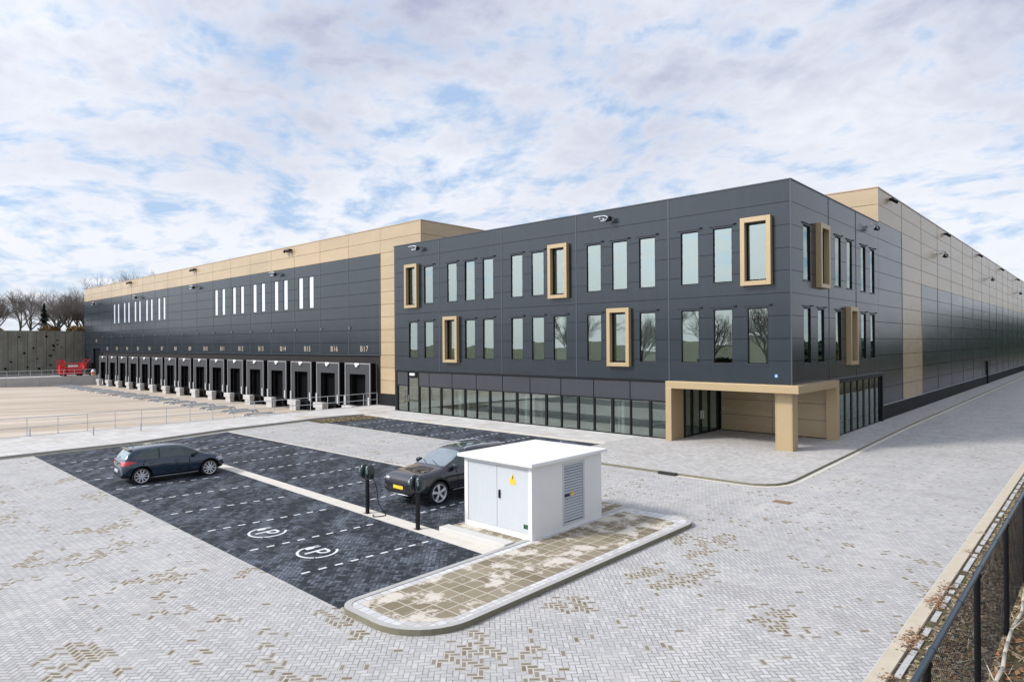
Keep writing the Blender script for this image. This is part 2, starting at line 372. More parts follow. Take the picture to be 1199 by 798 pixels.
# dark parking bays
P1=[(-28.75,-25.45),(-.36,-25.70),(-.36,-21.16),(-18.0,-20.52),(-29.0,-20.28)]
P2=[(-29.0,-19.95),(-18.2,-20.0),(-.36,-20.62),(-.36,-14.95),(-14,-14.75),(-26.4,-14.86),(-30.7,-14.8),(-29.2,-19.95)]
P2=[(-29.0,-19.93),(-18.2,-20.02),(-3.05,-20.52),(-3.05,-14.85),(-26.4,-14.86),(-30.3,-14.9)]
P3=[(-29.6,-8.15),(-16.5,-8.15),(-8.95,-8.0),(-8.95,-3.55),(-28.6,-3.55),(-28.9,-5.6)]
for nm,p in (('parking_bays',P1),('parking_bays',P2),('parking_bays',P3)): sheet(nm,p,.004,M['dark_paver'])
mb=MB(); mb.face([(-29,-20.28,.006),(-18.0,-20.52,.006),(-.36,-21.16,.006),(-.36,-20.52,.006),(-3.05,-20.5,.006),(-18.2,-20.02,.006),(-29,-19.93,.006)])
mb.face([(-30.3,-14.88,.007),(-3.05,-14.83,.007),(-3.05,-14.68,.007),(-30.3,-14.73,.007)])
mb.face([(-29.6,-8.3,.007),(-8.95,-8.17,.007),(-8.95,-8.02,.007),(-29.6,-8.17,.007)])
o=mb.build('flush_kerb_strip',M['kerbcream']); o['kind']='structure'
# dashed bay lines of white clinkers
mb=MB()
def dashes(xs,ys_,xe,ye,per=.445,ln=.22,w=.085):
    L=math.hypot(xe-xs,ye-ys_); dx,dy=(xe-xs)/L,(ye-ys_)/L; nx,ny=-dy*w/2,dx*w/2; t=0
    while t+ln<=L+.01:
        if random.random()>.02:
            a=(xs+dx*t,ys_+dy*t); b=(xs+dx*(t+ln),ys_+dy*(t+ln))
            mb.face([(a[0]-nx,a[1]-ny,.008),(b[0]-nx,b[1]-ny,.008),(b[0]+nx,b[1]+ny,.008),(a[0]+nx,a[1]+ny,.008)])
        t+=per
for xs,xe in ((-2.86,-2.52),(-5.56,-5.18),(-8.32,-7.90),(-11.25,-10.66),(-14.0,-13.45),(-16.85,-16.15),(-19.65,-19.05),(-22.42,-21.85),(-25.15,-24.6)): dashes(xs,-25.15,xe,-21.0)
for x in (-5.15,-7.95,-10.75,-13.55,-16.38,-19.05,-21.85,-24.6,-27.3): dashes(x,-19.55,x-.05,-15.1)
for x in (-11.2,-13.7,-16.3,-18.95,-21.7,-24.6,-27.3): dashes(x+.05,-7.9,x-.15,-3.75)
o=mb.build('bay_marking',M['mark']); o['kind']='structure'
# charging bay symbols: open ring, plug, letter P (read from the drive lane)
def arc(mb,cx,cy,r0,r1,a0,a1,z,n=40):
    for k in range(n):
        t0=a0+(a1-a0)*k/n; t1=a0+(a1-a0)*(k+1)/n
        mb.face([(cx+r0*math.cos(t0),cy+r0*math.sin(t0),z),(cx+r1*math.cos(t0),cy+r1*math.sin(t0),z),(cx+r1*math.cos(t1),cy+r1*math.sin(t1),z),(cx+r0*math.cos(t1),cy+r0*math.sin(t1),z)])
for cx,cy in ((-6.87,-24.0),(-4.10,-23.98)):
    mb=MB(); z=0.0
    D=math.radians
    arc(mb,cx,cy,.575,.66,D(-168),D(-40),z); arc(mb,cx,cy,.575,.66,D(-36),D(68),z); 
    k0=len(mb.v); mb.face([(cx-.14,cy-.32,z),(cx-.05,cy-.32,z),(cx-.05,cy+.30,z),(cx-.14,cy+.30,z)])
    mb.face([(cx-.05,cy+.22,z),(cx+.06,cy+.22,z),(cx+.06,cy+.30,z),(cx-.05,cy+.30,z)])
    mb.face([(cx-.05,cy-.04,z),(cx+.06,cy-.04,z),(cx+.06,cy+.04,z),(cx-.05,cy+.04,z)])
    arc(mb,cx+.06,cy+.13,.09,.17,D(-90),D(90),z,14)
    mb.v[k0:]=[(cx+(a-cx)*1.25+.04,cy+(b-cy)*1.25,c) for a,b,c in mb.v[k0:]]
    # plug
    px,py=cx-.50,cy+.08
    mb.face([(px-.12,py-.22,z),(px+.12,py-.22,z),(px+.13,py-.02,z),(px+.07,py+.12,z),(px-.07,py+.12,z),(px-.13,py-.02,z)])
    mb.face([(px-.09,py+.12,z+.0005),(px-.035,py+.12,z+.0005),(px-.035,py+.30,z+.0005),(px-.09,py+.30,z+.0005)])
    mb.face([(px+.035,py+.12,z+.0005),(px+.09,py+.12,z+.0005),(px+.09,py+.30,z+.0005),(px+.035,py+.30,z+.0005)])
    
    mb.v=[(cx+(a-cx)*.84,cy+(b-cy)*.84,.008+c) for a,b,c in mb.v]; o=mb.build('charging_bay_symbol',M['mark']); o['kind']='structure'
# entrance plaza and pavements
arcp=[(1.05+1.25*math.cos(t),-7.15+1.3*math.sin(t)) for t in [math.radians(a) for a in (-90,-72,-54,-36,-18,0)]]
arcp=[(1.0,-8.42),(1.45,-8.36),(1.85,-8.15),(2.15,-7.8),(2.33,-7.3),(2.40,-6.6)]
edge=[(-8.8,-8.62),(-5.5,-8.55),(-2,-8.48)]+arcp+[(2.36,-5.0),(1.95,15),(1.65,95),(1.3,215)]
def inset(p,d):  # shift an open polyline to its left
    out=[]
    for i,q in enumerate(p):
        a=p[max(0,i-1)];b=p[min(len(p)-1,i+1)]; dx,dy=b[0]-a[0],b[1]-a[1]; L=math.hypot(dx,dy); out.append((q[0]-dy/L*d,q[1]+dx/L*d))
    return out
ein=inset(edge,.15); ein2=inset(edge,.16)
slab('pavement',ein2+[(.0,215),(.0,.0),(-.02,5.78),(-6.58,5.78),(-6.58,.0),(-8.8,.0)],-.2,.085,[M['plaza'],M['kerb']])
mb=MB()
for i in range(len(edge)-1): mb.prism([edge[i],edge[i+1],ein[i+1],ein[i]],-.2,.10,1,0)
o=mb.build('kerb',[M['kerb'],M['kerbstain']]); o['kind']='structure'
eo=inset(edge,-.22)
mb=MB()
for i in range(2,len(edge)-1): mb.face([(*eo[i],.006),(*eo[i+1],.006),(*edge[i+1],.006),(*edge[i],.006)])
o=mb.build('gutter',M['kerbcream']); o['kind']='structure'
slab('pavement',[(-31.74,-3.4),(-8.82,-3.4),(-8.82,0),(-31.74,0)],-.2,.085,[M['path'],M['kerbcream']])
mb=MB(); mb.prism([(-31.74,-3.55),(-8.82,-3.55),(-8.82,-3.4),(-31.74,-3.4)],-.2,.10); o=mb.build('kerb',M['kerbcream']); o['kind']='structure'
# planting bed
sheet('planting_bed',[(-31.7,-8.4),(-29.7,-8.5),(-29.0,-5.6),(-28.7,-3.6),(-31.6,-3.56),(-32.0,-5.2)],.03,M['leafground'])
# island with rounded ends
def rrect(x0,x1,y0,y1,r,n=10):
    """corner radii r = (x0y0, x1y0, x1y1, x0y1)"""
    P=[]
    for (cx,cy,rr,a0) in ((x0+r[0],y0+r[0],r[0],180),(x1-r[1],y0+r[1],r[1],270),(x1-r[2],y1-r[2],r[2],0),(x0+r[3],y1-r[3],r[3],90)):
        for k in range(n+1):
            a=math.radians(a0+90*k/n); P.append((cx+rr*math.cos(a),cy+rr*math.sin(a)))
    return P
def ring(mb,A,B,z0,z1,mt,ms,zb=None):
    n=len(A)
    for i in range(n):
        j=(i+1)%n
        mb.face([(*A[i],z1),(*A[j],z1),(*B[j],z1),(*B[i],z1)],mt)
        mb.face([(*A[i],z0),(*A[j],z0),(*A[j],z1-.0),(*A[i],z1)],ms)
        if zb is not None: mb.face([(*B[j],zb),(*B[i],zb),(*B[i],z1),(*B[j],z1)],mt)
A=rrect(-.34,2.36,-25.78,-14.62,(.45,1.35,.75,.2)); B=rrect(-.20,2.21,-25.63,-14.77,(.32,1.2,.6,.1))
C_=rrect(-.02,1.99,-25.40,-15.3,(.15,.98,.4,.05))
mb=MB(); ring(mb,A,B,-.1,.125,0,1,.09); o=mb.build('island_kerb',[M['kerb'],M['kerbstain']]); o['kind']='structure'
mb=MB()
for i in range(len(B)):
    j=(i+1)%len(B); mb.face([(*B[i],.110),(*B[j],.110),(*C_[j],.110),(*C_[i],.110)],0)
o=mb.build('island_border',M['whiteblock']); o['kind']='structure'
mb=MB(); mb.face([(*p,.112) for p in C_]); o=mb.build('island_paving',M['island']); o['kind']='structure'
slab('island_paving',[(-3.02,-20.16),(-.345,-20.16),(-.345,-14.64),(-3.02,-14.64)],-.1,.105,[M['island'],M['kerb']])
mb=MB(); mb.box(-3.05,-.36,-20.56,-20.17,-.1,.16); o=mb.build('concrete_step',M['concrete'],bevel=.02); o['kind']='structure'
# right edge: cream kerb strip, gutter stones, leaf covered verge
mb=MB(); mb.prism([(8.72,-75),(8.98,-75),(8.98,215),(8.72,215)],-.2,.02); o=mb.build('kerb',M['kerbsand']); o['kind']='structure'
mb=MB(); y=-40; 
while y<120:
    L=random.choice((.2,.4,.6)); mb.box(9.04,9.14,y,y+L,-.1,-.002+random.random()*.014); y+=L+random.choice((.02,.15,.3,.45))
o=mb.build('edge_stones',M['edgestone']); o['kind']='structure'
mb=MB(); nx,ny=40,150
def bank(x,y):
    h=0.0
    if x>9.3: h=.05*mnoise.noise(Vector((x*1.7,y*1.7,0)))+.10*mnoise.noise(Vector((x*.4,y*.4,3)))
    if x>13: h+=(x-13)*.06
    return h-.02
xs=[8.99+ (i/nx)**1.8*51 for i in range(nx+1)]; ysn=[-75+290*j/ny for j in range(ny+1)]
ysn=[-75]+[-45+i*.35 for i in range(150)]+[7.5+i*5.2 for i in range(41)]
for i in range(nx+1):
    for j in range(len(ysn)): mb.v.append((xs[i],ysn[j],bank(xs[i],ysn[j])))
w=len(ysn)
for i in range(nx):
    for j in range(w-1): mb.f.append((i*w+j,(i+1)*w+j,(i+1)*w+j+1,i*w+j+1)); mb.m.append(0)
o=mb.build('verge',M['leafground'],smooth=True); o['kind']='structure'
# leaf litter
def scatter(name,mat,N,xf,yf,size,zoff=.0,flat=.5,zf=bank):
    mb=MB()
    for _ in range(N):
        x=xf();y=yf(); z=zf(x,y)+zoff+random.random()*.03; s=size*(.5+random.random()); a=random.random()*2*PI
        u=Vector((math.cos(a),math.sin(a),random.uniform(-flat,flat))); v=Vector((-math.sin(a),math.cos(a),random.uniform(-flat,flat)))*.6
        c=Vector((x,y,z+s*.2)); mb.face([c-u*s,c+v*s*.9-u*s*.1,c+u*s,c-v*s*.9])
    return tag(mb.build(name,mat),kind='stuff')
scatter('fallen_leaves',M['greyleaves'],26000,lambda:random.uniform(9.2,10.35),lambda:-28+60*random.random()**1.5,.045)
scatter('fallen_leaves',M['leaves'],16000,lambda:random.uniform(10.2,14),lambda:-28+50*random.random()**1.5,.05)
scatter('fallen_leaves',M['leaves'],9000,lambda:9.25+abs(random.gauss(0,.5)),lambda:-28+90*random.random()**1.5,.04)
mb=MB()
for _ in range(900):   # thin dead stalks in the verge
    x=random.uniform(9.4,12.5);y=-27+40*random.random()**1.4;a=random.random()*2*PI;l=random.uniform(.15,.7);e=random.uniform(-.05,.6)
    p=Vector((x,y,bank(x,y)+.02)); mb.tube(p,p+Vector((math.cos(a)*l,math.sin(a)*l,e*l)),.005,.002,3)
tag(mb.build('dead_stalks',M['stick']),kind='stuff')
for (cy,cx,n) in ((-19.35,8.95,420),(-16.9,8.93,420),(-15.9,8.95,160),(-12.5,8.93,60),(-10.2,8.9,50),(-21.2,8.95,60)):
    scatter('fallen_leaves',M['leaves'],n,lambda:cx+random.gauss(0,.08),lambda:cy+random.gauss(0,.26 if n>150 else .1),.026,.0,.4,lambda x,y:.0)
# planting bed litter
scatter('bed_litter',M['greyleaves'],2500,lambda:random.uniform(-31.5,-29.2),lambda:random.uniform(-8.2,-3.7),.05,.03,.5,lambda x,y:.0)

# ================================================================ OFFICE BUILDING
L=32.32
OFF=empty('office_building',(-16,8,0),0,'dark anthracite clad three storey office block with champagne framed windows and glazed ground floor','office building')
def own(o,par=OFF):
    o.parent=par; o.matrix_parent_inverse=Matrix.Translation(par.location).inverted() if par.rotation_euler[2]==0 else par.matrix_world.inverted(); return o
ZJ=[3.43,4.62,5.76,6.92,8.06,9.19,10.33,11.48,12.63,13.70]
fu=[-L,-26.61,-19.93,-13.36,-6.80,0]
su=[0,5.9,11.23,16.55]
topc=[-29.85,-27.9,-25.15,-23.2,-21.3,-18.5,-16.6,-14.72,-12.0,-10.1,-8.2,-5.5,-3.58,-1.70]
frT={0,7,13}; frB={2,9}
sidc=[2.3,4.5,7.6,9.85,12.85,15.0]; sfT={1}; sfB={3}
fh=[(c-.54,c+.54,8.78,11.73) for c in topc]+[(c-.54,c+.54,4.45,7.37) for c in topc]
sh=[(c-.54,c+.54,8.78,11.70) for c in sidc]+[(c-.54,c+.54,4.45,7.37) for c in sidc]
mb=MB(); panels(mb,'y',0,.035,fu,ZJ,fh); own(mb.build('front_cladding',M['clad'])); mb=MB(); panels(mb,'x',0,-.035,su,ZJ,sh); own(mb.build('side_cladding',M['clad'])); mb=MB()
panels(mb,'x',-L,.035,[0.04,2.1],[0.1]+ZJ,[])
own(mb.build('end_cladding',M['clad']))
mb=MB()   # dark backing shell behind the panel joints
for r in subtract((-L+.035,-.036,3.43,13.70),fh): wallbox(mb,'y',.036,.34,r)
for r in subtract((.341,16.54,3.43,13.70),sh): wallbox(mb,'x',-.34,-.036,r)
mb.box(-L+.036,-L+.3,.341,16.5,0.0,13.70); mb.box(-L+.3,-.341,16.2,16.5,0,13.70)
own(mb.build('inner_wall',M['joint']))
mb=MB(); mb.box(-L+.31,-.35,.35,16.19,13.05,13.3); own(mb.build('roof',M['roofing']))
mb=MB(); mb.box(-L-.03,.03,-.03,.37,13.702,13.77); mb.box(-.37,.03,.372,16.52,13.702,13.77); mb.box(-L-.03,-L+.37,.372,16.5,13.702,13.77); own(mb.build('parapet_cap',M['cap']))
def bx(name,mat,*a):
    mb=MB(); mb.box(*a); return mb.build(name,mat)
for u in fu[1:-1]: own(bx('seam_profile',M['seam'],u-.035,u+.035,-.018,.02,3.44,13.69))
for u in su[1:-1]: own(bx('seam_profile',M['seam'],-.02,.018,u-.035,u+.035,3.44,13.69))
own(bx('corner_profile',M['seam'],-.035,.020,-.020,.035,3.435,13.70))
# windows: template copied
def window_template(h,framed):
    mb=MB(); w=.54
    mb.box(-w,-w+.055,.05,.12,0,h); mb.box(w-.055,w,.05,.12,0,h); mb.box(-w+.055,w-.055,.05,.12,0,.06); mb.box(-w+.055,w-.055,.05,.12,h-.06,h)
    mb.box(-w,-w+.018,.0,.0499,0,h); mb.box(w-.018,w,.0,.0499,0,h); mb.box(-w+.018,w-.018,.0,.0499,h-.02,h); mb.box(-w+.018,w-.018,-.03,.0499,0,.02)
    f=mb.build('window',M['black'])
    mb=MB(); mb.face([(-w+.055,.075,.06),(w-.055,.075,.06),(w-.055,.075,h-.06),(-w+.055,.075,h-.06)]); mb.build('pane',M['glass'],f)
    if framed:
        mb=MB(); a=.79;b=.56; d=-.29
        zt,zb=h+.30,-.27
        mb.box(-a,-b,d,-.002,zb,zt); mb.box(b,a,d,-.002,zb,zt); mb.box(-b,b,d,-.002,h+.05,zt); mb.box(-b,b,d,-.002,zb,-.05)
        mb.build('surround',M['gold'],f,bevel=.006)
    else:
        mb=MB(); mb.box(-.68,.68,-.07,-.002,h+.085,h+.10,0); mb.box(-.60,.60,-.015,-.002,h+.0,h+.085,0)
        mb.box(.62,.75,-.10,-.003,h+.09,h+.155,1); mb.box(-.73,-.67,-.05,-.003,h+.08,h+.11,1)  # black block at the right end of the strip stands in for its shadow
        mb.box(-.60,.60,-.03,-.002,-.045,-.0)
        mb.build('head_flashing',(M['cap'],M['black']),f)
    return f
tpl={}
def put_window(u,z0,h,framed,side):
    key=(round(h,2),framed)
    if key not in tpl:
        tpl[key]=window_template(h,framed); o=tpl[key]
    else: o=copy_tree(tpl[key])
    o.location=(u,0,z0) if not side else (0,u,z0); o.rotation_euler=(0,0,PI/2 if side else 0)
    o.parent=OFF; o.matrix_parent_inverse=Matrix.Translation(OFF.location).inverted()
    for ch in o.children:
        if ch.name.startswith('pane'): ch.rotation_euler=(random.uniform(-.006,.006),0,random.uniform(-.012,.012))
    if framed: o['label']='window inside a projecting champagne frame'
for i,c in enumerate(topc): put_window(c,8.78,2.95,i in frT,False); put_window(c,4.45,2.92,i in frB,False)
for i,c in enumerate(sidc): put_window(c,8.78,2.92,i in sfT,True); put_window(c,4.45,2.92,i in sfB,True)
# ground floor glazing (front)
mul=[-32.0,-30.6,-29.2,-27.93,-26.54,-25.24,-23.84,-22.58,-21.22,-19.93,-18.6,-17.34,-15.96,-14.68,-13.32,-12.07,-10.72,-9.42,-8.08,-6.80]
own((lambda m:(m.box(-L+.04,-6.72,-.03,.03,3.34,3.428),m.box(-L+.04,-6.72,.031,.30,3.30,3.41),m.build('soffit_shadow_line',M['black']))[2])(MB()))  # black strip stands in for the shadow line below the overhang
for i,(a,b) in enumerate(zip(mul,mul[1:])):
    ta=.085 if i%2==0 else .05; tb=.05 if i%2==0 else .085
    mb=MB(); z1=2.22 if i!=1 else 2.9
    mb.box(a+.001,a+ta,.02,.16,.086,z1); mb.box(b-tb,b-.001,.02,.16,.086,z1); mb.box(a+ta,b-tb,.04,.14,.086,.15); mb.box(a+ta,b-tb,.04,.14,z1-.05,z1)
    if i==1: mb.box(a+ta,b-tb,.05,.13,1.0,1.06)
    f=own(mb.build('window' if i!=1 else 'side_door',M['black']))
    mb=MB(); mb.face([(a+ta,.09,.15),(b-tb,.09,.15),(b-tb,.09,z1-.05),(a+ta,.09,z1-.05)]); mb.build('pane',M['glassgf'],f)
    if i==1:
        mb=MB(); mb.tube((a+.16,-.04,.95),(a+.16,-.04,1.45),.018,.018); mb.box(a+.15,a+.17,-.04,.03,1.0,1.03); mb.box(a+.15,a+.17,-.04,.03,1.38,1.41); mb.build('handle',M['chrome'],f)
mb=MB(); sp=[-32.0,-30.62]; own((lambda m:(m.box(-31.98,-30.64,.03,.10,2.24,3.3),m.build('spandrel_panel',M['spandrel']))[1])(mb))
for a,b in zip([-29.18,-27.93,-25.24,-22.6,-19.95,-17.36,-14.7,-12.09,-9.44],[-27.93,-25.24,-22.6,-19.95,-17.36,-14.7,-12.09,-9.44,-6.80]):
    mb=MB(); mb.box(a+.03,b-.03,.03,.10,2.24,3.3); own(mb.build('spandrel_panel',M['spandrel']))
mb=MB(); mb.box(-L+.04,-6.8,.105,.2,2.2,3.32); mb.box(-L+.04,-32.0,-.0,.3,0,3.3); own(mb.build('spandrel_backing',M['black']))
mb=MB(); mb.box(-30.25,-29.6,-.12,.02,3.04,3.24); 
own(mb.build('door_lamp',M['white'],bevel=.06))
# side glazing
sm=[6.02,7.36,8.72,10.06,11.40,12.75,14.10,15.45,16.8]
for i,(a,b) in enumerate(zip(sm,sm[1:])):
    ta=.10 if i%2==0 else .16; tb=.16 if i%2==0 else .10
    mb=MB(); z1=3.2
    mb.box(-.16,.02,a+.001,a+ta,.086,z1); mb.box(-.16,.02,b-tb,b-.001,.086,z1); mb.box(-.14,.012,a+ta,b-tb,.086,.15); mb.box(-.14,.012,a+ta,b-tb,z1-.06,z1)
    f=own(mb.build('window',M['black'])); mb=MB(); mb.face([(-.015,a+ta,.15),(-.015,b-tb,.15),(-.015,b-tb,z1-.06),(-.015,a+ta,z1-.06)]); mb.build('pane',M['glassgf'],f)
mb=MB(); mb.box(-.2,.13,6.0,17.1,3.22,3.42); mb.box(-.2,.13,16.82,17.05,.086,3.219); own(mb.build('glazing_surround',M['black']))
mb=MB(); mb.box(-.0,.18,5.95,17.15,3.421,3.445); own(mb.build('ledge',M['seam']))
# interior
mb=MB(); mb.box(-L+.31,-6.75,.35,16.1,.0,.07); mb.box(-6.74,-.3,6.0,16.1,0,.07); own(mb.build('floor',M['floorint']))
mb=MB()
for z in (3.43,7.72): mb.box(-L+.31,-.35,.345,16.1,z,z+.5)
mb.box(-L+.31,-.35,.345,16.1,12.4,12.6)
for z0,z1 in ((.07,3.43),(3.93,7.72),(8.22,12.4)):
    yb=6.6 if z0<1 else 3.4
    mb.box(-L+.31,-6.9 if z0<1 else -6.0,yb,yb+.15,z0,z1)
    for x in ((-31.9,-25.2,-17.75,-11.35) if z0<1 else (-26.6,-19.9,-13.3,-6.8)): mb.box(x,x+.14,1.6 if z0<1 else .4,yb-.01,z0,z1)
    if z0>1: mb.box(-6.0,-5.85,6.6,16,z0,z1); mb.box(-5.8,-.36,6.0,6.12,z0,z1); mb.box(-5.8,-.36,11.2,11.32,z0,z1)
mb.box(-6.0,-5.9,6.05,16,.07,3.43)
own(mb.build('partition',M['wallint']))
for x in (-31.1,-24.9,-18.2,-17.5,-11.1,-10.3): 
    mb=MB(); mb.box(x-.11,x+.11,.55,.8,.07,3.43); own(mb.build('interior_column',M['wallint']))
for x in (-26.9,-23.0): 
    mb=MB(); mb.tube((x,2.2,.78),(x,2.2,.82),.55,.55,24); mb.tube((x,2.2,.09),(x,2.2,.78),.05,.05,10); mb.tube((x,2.2,.07),(x,2.2,.09),.3,.3,20); tag(mb.build('round_table',M['white']),'white round pedestal table behind the ground floor glass, '+('left one near the side door' if x<-25 else 'right one of the pair'),'table','tables inside the office')
# entrance recess (corner), champagne panels and glass doors
mb=MB(); ZR=[.12,1.1,2.05,3.04]
panels(mb,'y',5.78,.03,[-6.4,-3.2,-.12],ZR,[],.02)
own(mb.build('recess_cladding',M['tan']))
mb=MB(); mb.box(-6.42,-.10,5.812,5.95,.0,3.43); own(mb.build('recess_wall',M['joint']))
mb=MB(); mb.box(-6.45,-.0,.0,5.81,3.28,3.425); own(mb.build('recess_ceiling',M['tan']))
dm=[1.25,2.2,3.3,4.4,5.65]
for i,(a,b) in enumerate(zip(dm,dm[1:])):
    mb=MB(); x0,x1=-6.62,-6.50
    mb.box(x0,x1,a+.001,a+.09,.086,3.0); mb.box(x0,x1,b-.09,b-.001,.086,3.0); mb.box(x0,x1,a+.09,b-.09,.086,.16); mb.box(x0,x1,a+.09,b-.09,2.94,3.0)
    f=own(mb.build('entrance_door' if i in(1,2) else 'window',M['black'])); mb=MB(); mb.face([(-6.56,a+.09,.16),(-6.56,b-.09,.16),(-6.56,b-.09,2.94),(-6.56,a+.09,2.94)]); mb.build('pane',M['glassgf'],f)
    if i in (1,2):
        mb=MB(); y=(b-.14) if i==1 else (a+.14); mb.tube((-6.46,y,1.0),(-6.46,y,1.5),.02,.02); mb.box(-6.50,-6.46,y-.01,y+.01,1.05,1.07); mb.build('handle',M['chrome'],f)
mb=MB(); mb.box(-6.7,-6.47,.92,1.24,.0,3.28); mb.box(-6.7,-6.47,5.66,5.8,0,3.28); mb.box(-6.7,-6.47,1.24,5.66,3.002,3.28); own(mb.build('door_surround',M['black']))
# canopy frame
mb=MB()
mb.box(-6.78,.48,-.5,.03,3.03,3.42)          # front beam
mb.box(-.10,.48,.031,6.0,3.03,3.42)           # side beam
mb.box(-6.78,-6.42,-.5,.92,.0,3.029)           # left leg
mb.box(-6.78,-6.42,.031,.92,3.029,3.40)
mb.box(-.12,.48,5.62,6.0,.0,3.029)             # right leg
own(mb.build('entrance_canopy',M['gold'],bevel=.008))
mb=MB(); mb.box(-.89,-.03,.12,.88,.0,3.029); c=own(mb.build('column',M['gold'],bevel=.01))
mb=MB(); mb.box(-.845,-.825,.112,.121,.09,3.02); mb.box(-.10,-.08,.112,.121,.09,3.02); mb.build('seam',M['tanseam'],c); 
for ch in c.children: ch.matrix_parent_inverse=c.matrix_parent_inverse.copy(); ch.matrix_parent_inverse=Matrix()
mb=MB(); mb.box(-.85,-.69,-.012,-.001,3.79,3.95); own(mb.build('wall_sign',M['blue']))
mb=MB(); mb.box(-.82,-.72,-.016,-.0125,3.81,3.85); mb.tube((-.77,-.0125,3.90),(-.77,-.0165,3.90),.025,.025,12); own(mb.build('wall_sign_symbol',M['white']))
# curved arm wall lamps
def lamp_template():
    mb=MB(); pts=[]
    for k in range(13):
        a=math.radians(-100+k*17); pts.append((-.05+.34*math.cos(a),-.42+.05*math.sin(a)-.1*(1-math.cos(a)),.16*math.sin(a)))
    mb.path([(-.75,-.38,.17),(-.4,-.40,.18)]+pts[::-1],.035,8)
    mb.tube((-.3,0,.0),(-.3,-.38,.05),.03,.03,8); mb.box(-.38,-.22,-.03,-.0,-.08,.10)
    a=mb.build('wall_lamp',M['galv']); mb=MB(); mb.tube((.12,-.30,-.16),(.45,-.42,-.06),.05,.17,12); mb.tube((.45,-.42,-.06),(.5,-.44,-.045),.17,.14,12); mb.build('lamp_head',M['black'],a); return a
lamp0=lamp_template(); 
def put_lamp(par,loc,rz,sc=1,first=[True]):
    o=lamp0 if first[0] else copy_tree(lamp0); first[0]=False
    o.location=loc;o.rotation_euler=(0,0,rz);o.scale=(sc,sc,sc); o.parent=par; o.matrix_parent_inverse=Matrix.Translation(par.location).inverted()
put_lamp(OFF,(-29.15,0,13.25),0); put_lamp(OFF,(-10.95,0,13.15),0); put_lamp(OFF,(0,14.2,13.1),PI/2)

# ================================================================ WAREHOUSE
WH=empty('warehouse_building',(-80,30,0),0,'long anthracite and champagne warehouse with a row of truck docks in its front','warehouse')
def ownw(o): return own(o,WH)
Y0=2.12; ZT=16.2; XE=-31.4; XW=-129.7
wj=[1.13,2.35,3.5,4.62,5.76,6.92,8.06,9.19,10.33,11.48,12.65,13.85,15.0,16.12]
wu=[-129.7,-125.4,-119.1]+[-119.1+5.12*k for k in range(1,16)]+[-37.2,-31.4]
wins=[]
for k in range(5):
    for d in (1.75,3.75): wins.append((-73.05+5.12*k-.55+d-.0, 'n'))
for k in range(5):
    for d in (1.7,3.65): wins.append((-113.98+5.12*k+d,'f'))
wins=[(-72.05,0),(-69.95,0),(-66.95,0),(-64.8,0),(-61.6,0),(-59.55,0),(-56.5,0),(-54.4,0),(-51.2,0),(-49.1,0)]+[(-113.98+5.12*k+d,0) for k in range(5) for d in (1.65,3.7)]
wh=[(c-.5,c+.5,9.33,12.7) for c,_ in wins]
darkA=lambda u,z: (u<-37.2 and 4.62<z<13.85) or (u<-119.1 and z<4.62)
tanA=lambda u,z: z>13.85 or u>-37.2
door=(-124.2,-120.2,-1,5.1)
mb=MB(); panels(mb,'y',Y0,.04,wu,wj,wh+[door],.03,darkA); panels(mb,'y',Y0,.04,[-129.7,-125.4,-119.1],[.4,1.13],[door],.03)
# side wall
sj=wj; sus=[16.56,23.4]+[23.4+6.9*k for k in range(1,28)]
ownw(mb.build('front_cladding',M['clad'])); mb=MB()
darkS=lambda u,z: (u<23.4 and z<13.85) or (u>30.2 and z<10.33)
panels(mb,'x',0,-.04,sus,sj,[],.03,lambda u,z: darkS(u,z) and u<24); ownw(mb.build('side_cladding',M['clad'])); mb=MB(); panels(mb,'x',0,-.04,sus,sj,[],.03,lambda u,z: darkS(u,z) and u>24)
ownw(mb.build('side_cladding',M['clad']))
mb=MB(); panels(mb,'y',Y0,.04,wu,wj,[],.03,tanA); ownw(mb.build('champagne_front_cladding',M['tan'])); mb=MB(); panels(mb,'x',0,-.04,sus,sj,[],.03,lambda u,z: not darkS(u,z)); ownw(mb.build('champagne_side_cladding',M['tan'])); mb=MB()
panels(mb,'x',XE,-.04,[Y0+.05,9.3,16.4],[13.0,15.0,16.12],[],.03); panels(mb,'y',16.56,.04,[-31.36,-25,-18.5,-12,-6,-.0],[13.0,15.0,16.12],[],.03)
ownw(mb.build('champagne_cladding',M['tan']))
mb=MB()
for r in subtract((XW+.02,XE-.045,4.62,16.12),wh+[door]): wallbox(mb,'y',Y0+.041,Y0+.4,r)
mb.box(XW+.02,-124.2,Y0+.041,Y0+.4,0,4.62); mb.box(-120.2,-119.1,Y0+.041,Y0+.4,0,4.62); mb.box(-124.2,-120.2,Y0+.3,Y0+.4,0,5.1)
mb.box(-37.2,XE-.045,Y0+.041,Y0+.4,0,4.62)
mb.box(XE-.4,XE-.041,Y0+.401,16.6,10,16.12); mb.box(XE-.04,-.042,16.601,16.619,10,16.12); mb.box(XE-.04,-.401,16.62,17.0,10,16.12); mb.box(-.4,-.041,16.62,208,1.13,16.12)
mb.box(XW+.02,XW+.4,Y0+.401,208,0,16.12); mb.box(XW+.401,-.401,207.6,208,0,16.12)
ownw(mb.build('inner_wall',M['joint']))
mb=MB(); mb.box(XW+.4,XE-.4,Y0+.4,207.6,15.7,15.8); mb.box(XE-.4,-.4,17.0,207.6,15.7,15.8); ownw(mb.build('roof',M['roofing']))
